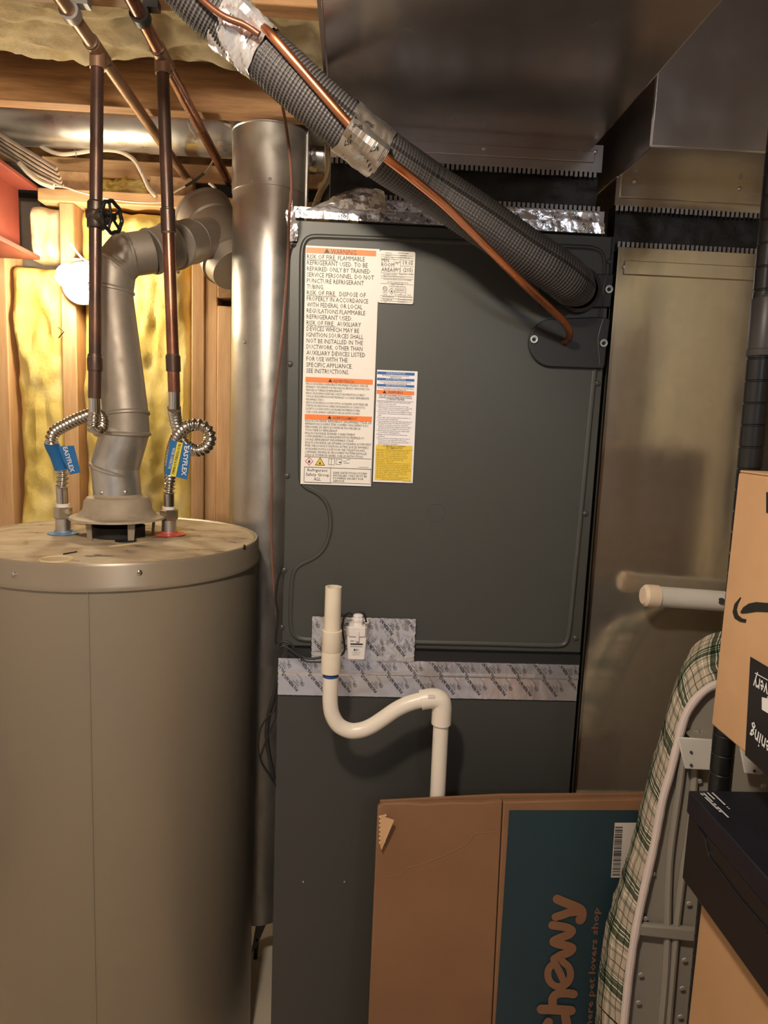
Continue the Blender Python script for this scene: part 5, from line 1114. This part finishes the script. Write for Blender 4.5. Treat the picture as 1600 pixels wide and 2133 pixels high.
# back face of the cover
o = len(b.v); b.add([V(p.x+.02, p.y, p.z-.01) for p in po]+[V(.86, p.y, p.z-.01) for p in po], [])
b.f += [[o+i, o+i+1, o+nb_+1+i+1, o+nb_+1+i] for i in range(nb_)]+[[i, i+1, o+i+1, o+i] for i in range(nb_)]; b.m += [0]*(2*nb_)
obj('plaid_cover', b, M['plaid'], t, smooth=70)
b = MB(); bd = pi_
b.tube(bd, [.0062+.0008*noise.noise(V(i*.3, 1, 2)) for i in range(len(bd))], 10); obj('binding', b, M['binding'], t)
mp = [p+V(.006, .010, -.004) for p in pi_]
mesh = obj('metal_top', MB().slab(mp+[V(.86, mp[-1].y, mp[-1].z), V(.86, mp[0].y, mp[0].z)], V(0,.004,0)), M['board_metal'], t)
def fm(x, y, d=0): return pt_at(x, y, 1.012-d)
for L_ in ([(1418,1540),(1420,1600),(1398,1760),(1392,1850),(1388,2010),(1372,2200)], [(1452,1520),(1445,1640),(1438,1720),(1425,1800),(1412,1900),(1404,1990),(1392,2133)]):
    obj('rib', MB().tube(spline([fm(x, y, .003) for x, y in L_], 5), .0055, 8), M['board_metal'], mesh)
for x, y in ((1460,1527),(1457,1627),(1435,1882),(1426,1999),(1421,2058),(1417,2117),(1344,1913),(1335,2030),(1330,2088),(1590,1637),(1360,1820)):
    obj('vent_hole', MB().lathe([(.0, .0015), (.0035, .0015), (.0042, 0)], fm(x, y, .004), (0,-1,-.17), n=12), M['board_dot'], mesh)
obj('cross_rail', MB().slab([fm(1332,1926,.012), fm(1460,1938,.012), fm(1460,1966,.012), fm(1330,1950,.012)], V(0,.010,0)), M['board_metal'], t, bevel=.003)
br = obj('leg_bracket', MB().slab([pt_at(x, y, .985) for x, y in ((1412,1536),(1497,1542),(1493,1606),(1428,1602))], V(0,.004,0)), M['white_metal'], t, bevel=.0015)
br2 = obj('leg_bracket', MB().slab([pt_at(x, y, .985) for x, y in ((1540,1546),(1600,1550),(1592,1612),(1584,1615),(1552,1611))], V(0,.004,0)), M['white_metal'], t, bevel=.0015)
for x, y, p_ in ((1440,1567,br),(1440,1594,br),(1572,1606,br2)): obj('bolt_hole', MB().cyl(pt_at(x, y, .9845), pt_at(x, y, .9835), .0022, n=12), M['black'], p_)
obj('bracket_arm', MB().slab([pt_at(x, y, .99) for x, y in ((1440,1533),(1497,1538),(1497,1543),(1440,1538))], V(0,.03,0)), M['board_metal'], t)
f0 = at(1340, 1240, 1.10); f1 = at(1366, 1242, 1.10); f2 = at(1640, 1262, 1.10)
obj('foot_tube', MB().cyl(f1, f2, .0172, n=28), M['white_metal'], t)
obj('foot_cap', MB().lathe([(.0, -.002), (.014, -.001), (.0185, .004), (.0190, .010), (.0190, (f1-f0).length+.003), (.0175, (f1-f0).length+.004)], f0, f1-f0, n=28), M['cap'], t, label='cream rubber cap on the end of the white tube')
obj('tube_hole', MB().cyl(at(1503,1252,1.0815), at(1503,1252,1.0835), .0055, n=14), M['black'], t)

# ================================================================== SHELF POST AND BOXES ON THE RIGHT
xp, yp = .4835, .812
t = thing('shelf_rack', 'black grooved shelf post with a grey clip behind the boxes at the right edge', 'shelf', (xp, yp, 0))
pr = [(.0135, 0)]; z = .05
while z < 1.88: pr += [(.0138, z), (.0128, z+.001), (.0128, z+.002), (.0138, z+.003)]; z += .0262
pr += [(.0138, 1.9), (.01, 1.905)]
obj('post', MB().lathe(pr, (.507, yp, 0), V(-.0175, 0, 1), n=24), M['post'], t)
obj('post', MB().lathe(pr, (xp+.36, yp, 0), n=16), M['post'], t); obj('post', MB().lathe(pr, (xp+.36, .30, 0), n=16), M['post'], t); obj('post', MB().lathe(pr, (xp+.11, .30, 0), n=16), M['post'], t)
zc_ = at(1590, 690, yp).z; obj('clip', MB().lathe([(.0150, -.030), (.0185, -.029), (.0190, -.022), (.0180, -.021), (.0195, .036), (.0175, .040), (.0138, .040)], (xp, yp, zc_), n=24), M['clip'], t)
for dz in (-.004, .022): obj('clip_tab', MB().sphere((xp+.006, yp-.019, zc_+dz), .007, 10), M['clip'], t)
zam = at(1487, 1510, .75).z; sh = obj('shelf_tray', MB().box(.60, xp+.36, .30, yp, zam-.024, zam-.0015), M['post'], t)
# carton with the curved arrow
ax0 = .434; zat = at(1533, 979, .75).z
t = thing('shipping_box', 'tan cardboard shipping box with a black curved arrow, upside down at the right edge', 'box', (.6, .55, zam))
XB = ax0
def side(x, y, off=.0008): return atx(x, y, XB-off)
obj('carton', MB().box(XB, XB+.38, .36, .752, zam, zat-.003), M['kraft'], t, bevel=.002)
obj('lid_flap', MB().box(XB+.001, XB+.20, .36, .751, zat-.0028, zat), M['kraft'], t, bevel=.001)
obj('lid_flap', MB().box(XB+.201, XB+.379, .36, .751, zat-.0028, zat), M['kraft'], t, bevel=.001)
pts2 = [(1542,1244),(1530,1258),(1526,1275),(1530,1288),(1541,1295),(1553,1297),(1554,1290),(1545,1288),(1537,1281),(1534,1270),(1537,1258),(1543,1246)]
obj('printed_arrow', MB().slab([side(x, y) for x, y in pts2], V(.0006,0,0)), M['ink'], t)
ar = [(1542,1275),(1548,1265),(1560,1257),(1575,1254),(1600,1256),(1640,1264),(1640,1289),(1600,1275),(1575,1274),(1556,1277),(1545,1278)]
obj('printed_arrow', MB().slab([side(x, y) for x, y in ar], V(.0006,0,0)), M['ink'], t)
tpz = [(1563,1368),(1600,1390),(1640,1415),(1640,1655),(1552,1573)]
tape = obj('paper_tape', MB().slab([side(x, y, .001) for x, y in tpz], V(.0006,0,0)), M['navy_side'], t)
wt = MB()
for s_, x, y, xr, yr, cp in (('delivery', 1625, 1440, 1571, 1407, .016), ('listening', 1630, 1570, 1565, 1510, .016)):
    o = side(x, y, .0018); e = side(xr, yr, .0018); U_ = (e-o).normalized(); Wv = V(0, U_.z, -U_.y); Wv = Wv if Wv.z < 0 else -Wv; text(wt, s_, o, U_, Wv, (e-o).length, cp, .01)
wt.add([side(x, y, .0018) for x, y in ((1573,1401),(1600,1416),(1600,1418),(1573,1403))], [(0,1,2,3)])
wt.add([side(x, y, .0018) for x, y in ((1587,1452),(1610,1458),(1610,1492),(1587,1478))], [(0,1,2,3)])
ink9 = (wt, tape)
obj('tape_strip', MB().slab([side(x, y, .0009) for x, y in ((1596,1025),(1640,1030),(1640,1075),(1596,1068))], V(.0005,0,0)), M['ink'], t)
# black box and plain box below
bx0 = .418; zbt = at(1440, 1650, .75).z; zbb = at(1425, 1831, .75).z
t = thing('black_box', 'glossy black box with rows of small white print on its lid, on the plain box', 'box', (.62, .56, zbb))
obj('box_body', MB().box(bx0, bx0+.40, .38, .752, zbb, zbt-.006), M['navy_side'], t, bevel=.002)
obj('lid', MB().box(bx0-.002, bx0+.402, .378, .754, zbt-.028, zbt), M['navy'], t, bevel=.0015)
wt = MB(); yq = zbt+.0006
for k, (xa, ya, xb_, yb_) in enumerate(((1458,1652,1500,1692),(1464,1652,1519,1706),(1472,1651,1487,1665),(1482,1651,1520,1687))):
    a = atz(xa, ya, yq); c = atz(xb_, yb_, yq); n_ = 22 if k != 2 else 8
    for i in range(n_):
        if random.random() < .15: continue
        p = a.lerp(c, i/n_); q = a.lerp(c, (i+.7)/n_); wt.add([p, q, q+V(.0022,0,0), p+V(.0022,0,0)], [(0,1,2,3)])
obj('small_print', wt, M['white_ink'], t, weld=False, kind='stuff')
obj('wrap_crease', MB().tube(spline([atx(x, y, bx0-.0015) for x, y in ((1452,1722),(1468,1745),(1478,1785),(1500,1815),(1540,1870),(1600,1940))], 6), .0009, 6), M['navy'], t)
bx1 = .443
t = thing('cardboard_box', 'plain tan cardboard box under the glossy black box', 'box', (.64, .57, 0))
obj('carton', MB().box(bx1, bx1+.38, .36, .748, .0, zbb-.004), M['kraft_mid'], t, bevel=.003)
obj('lid_flap', MB().box(bx1+.001, bx1+.189, .361, .747, zbb-.0038, zbb-.001), M['kraft_mid'], t)
obj('lid_flap', MB().box(bx1+.191, bx1+.379, .361, .747, zbb-.0038, zbb-.001), M['kraft_mid'], t)

# ================================================================== build the printed words last
flush_texts()
obj('printed_text', ink1[0], M['ink'], ink1[1], weld=False, kind='stuff'); obj('printed_text', ink2[0], M['ink'], ink2[1], weld=False, kind='stuff')
obj('printed_text', ink3[0], M['ink'], ink3[3], weld=False, kind='stuff'); obj('small_print', ink3[1], M['ink'], ink3[3], weld=False, kind='stuff'); obj('white_lettering', ink3[2], M['white_ink'], ink3[3], weld=False)
obj('printed_text', ink4[0], M['ink'], ink4[1], weld=False)
from mathutils.bvhtree import BVHTree
wm = WRAPS['foil_wrap']; bv = BVHTree.FromPolygons([tuple(p) for p in wm.v], wm.f); q_ = MB(); ok = {}
for i, p in enumerate(ink5[0].v):
    h = bv.ray_cast(V(p.x, p.y-.06, p.z), V(0, 1, 0))[0]
    if h: ok[i] = len(q_.v); q_.v.append(h-V(0, .0007, 0))
for f in ink5[0].f:
    if all(i in ok for i in f): q_.f.append([ok[i] for i in f]); q_.m.append(0)
if q_.f: obj('printed_text', q_, M['ink'], ink5[1], weld=False)
if TAILTXT.v: obj('printed_text', TAILTXT, M['ink'], ink5[1], weld=False)
obj('white_lettering', ink6[0], M['white_ink'], ink6[1], weld=False); obj('white_lettering', ink7[0], M['white_ink'], ink7[2], weld=False); obj('printed_text', ink7[1], M['ink'], ink7[2], weld=False)
obj('small_lettering', ink8[0], M['kraft_print'], ink8[1], weld=False); obj('white_lettering', ink9[0], M['white_ink'], ink9[1], weld=False)
flush_marks()
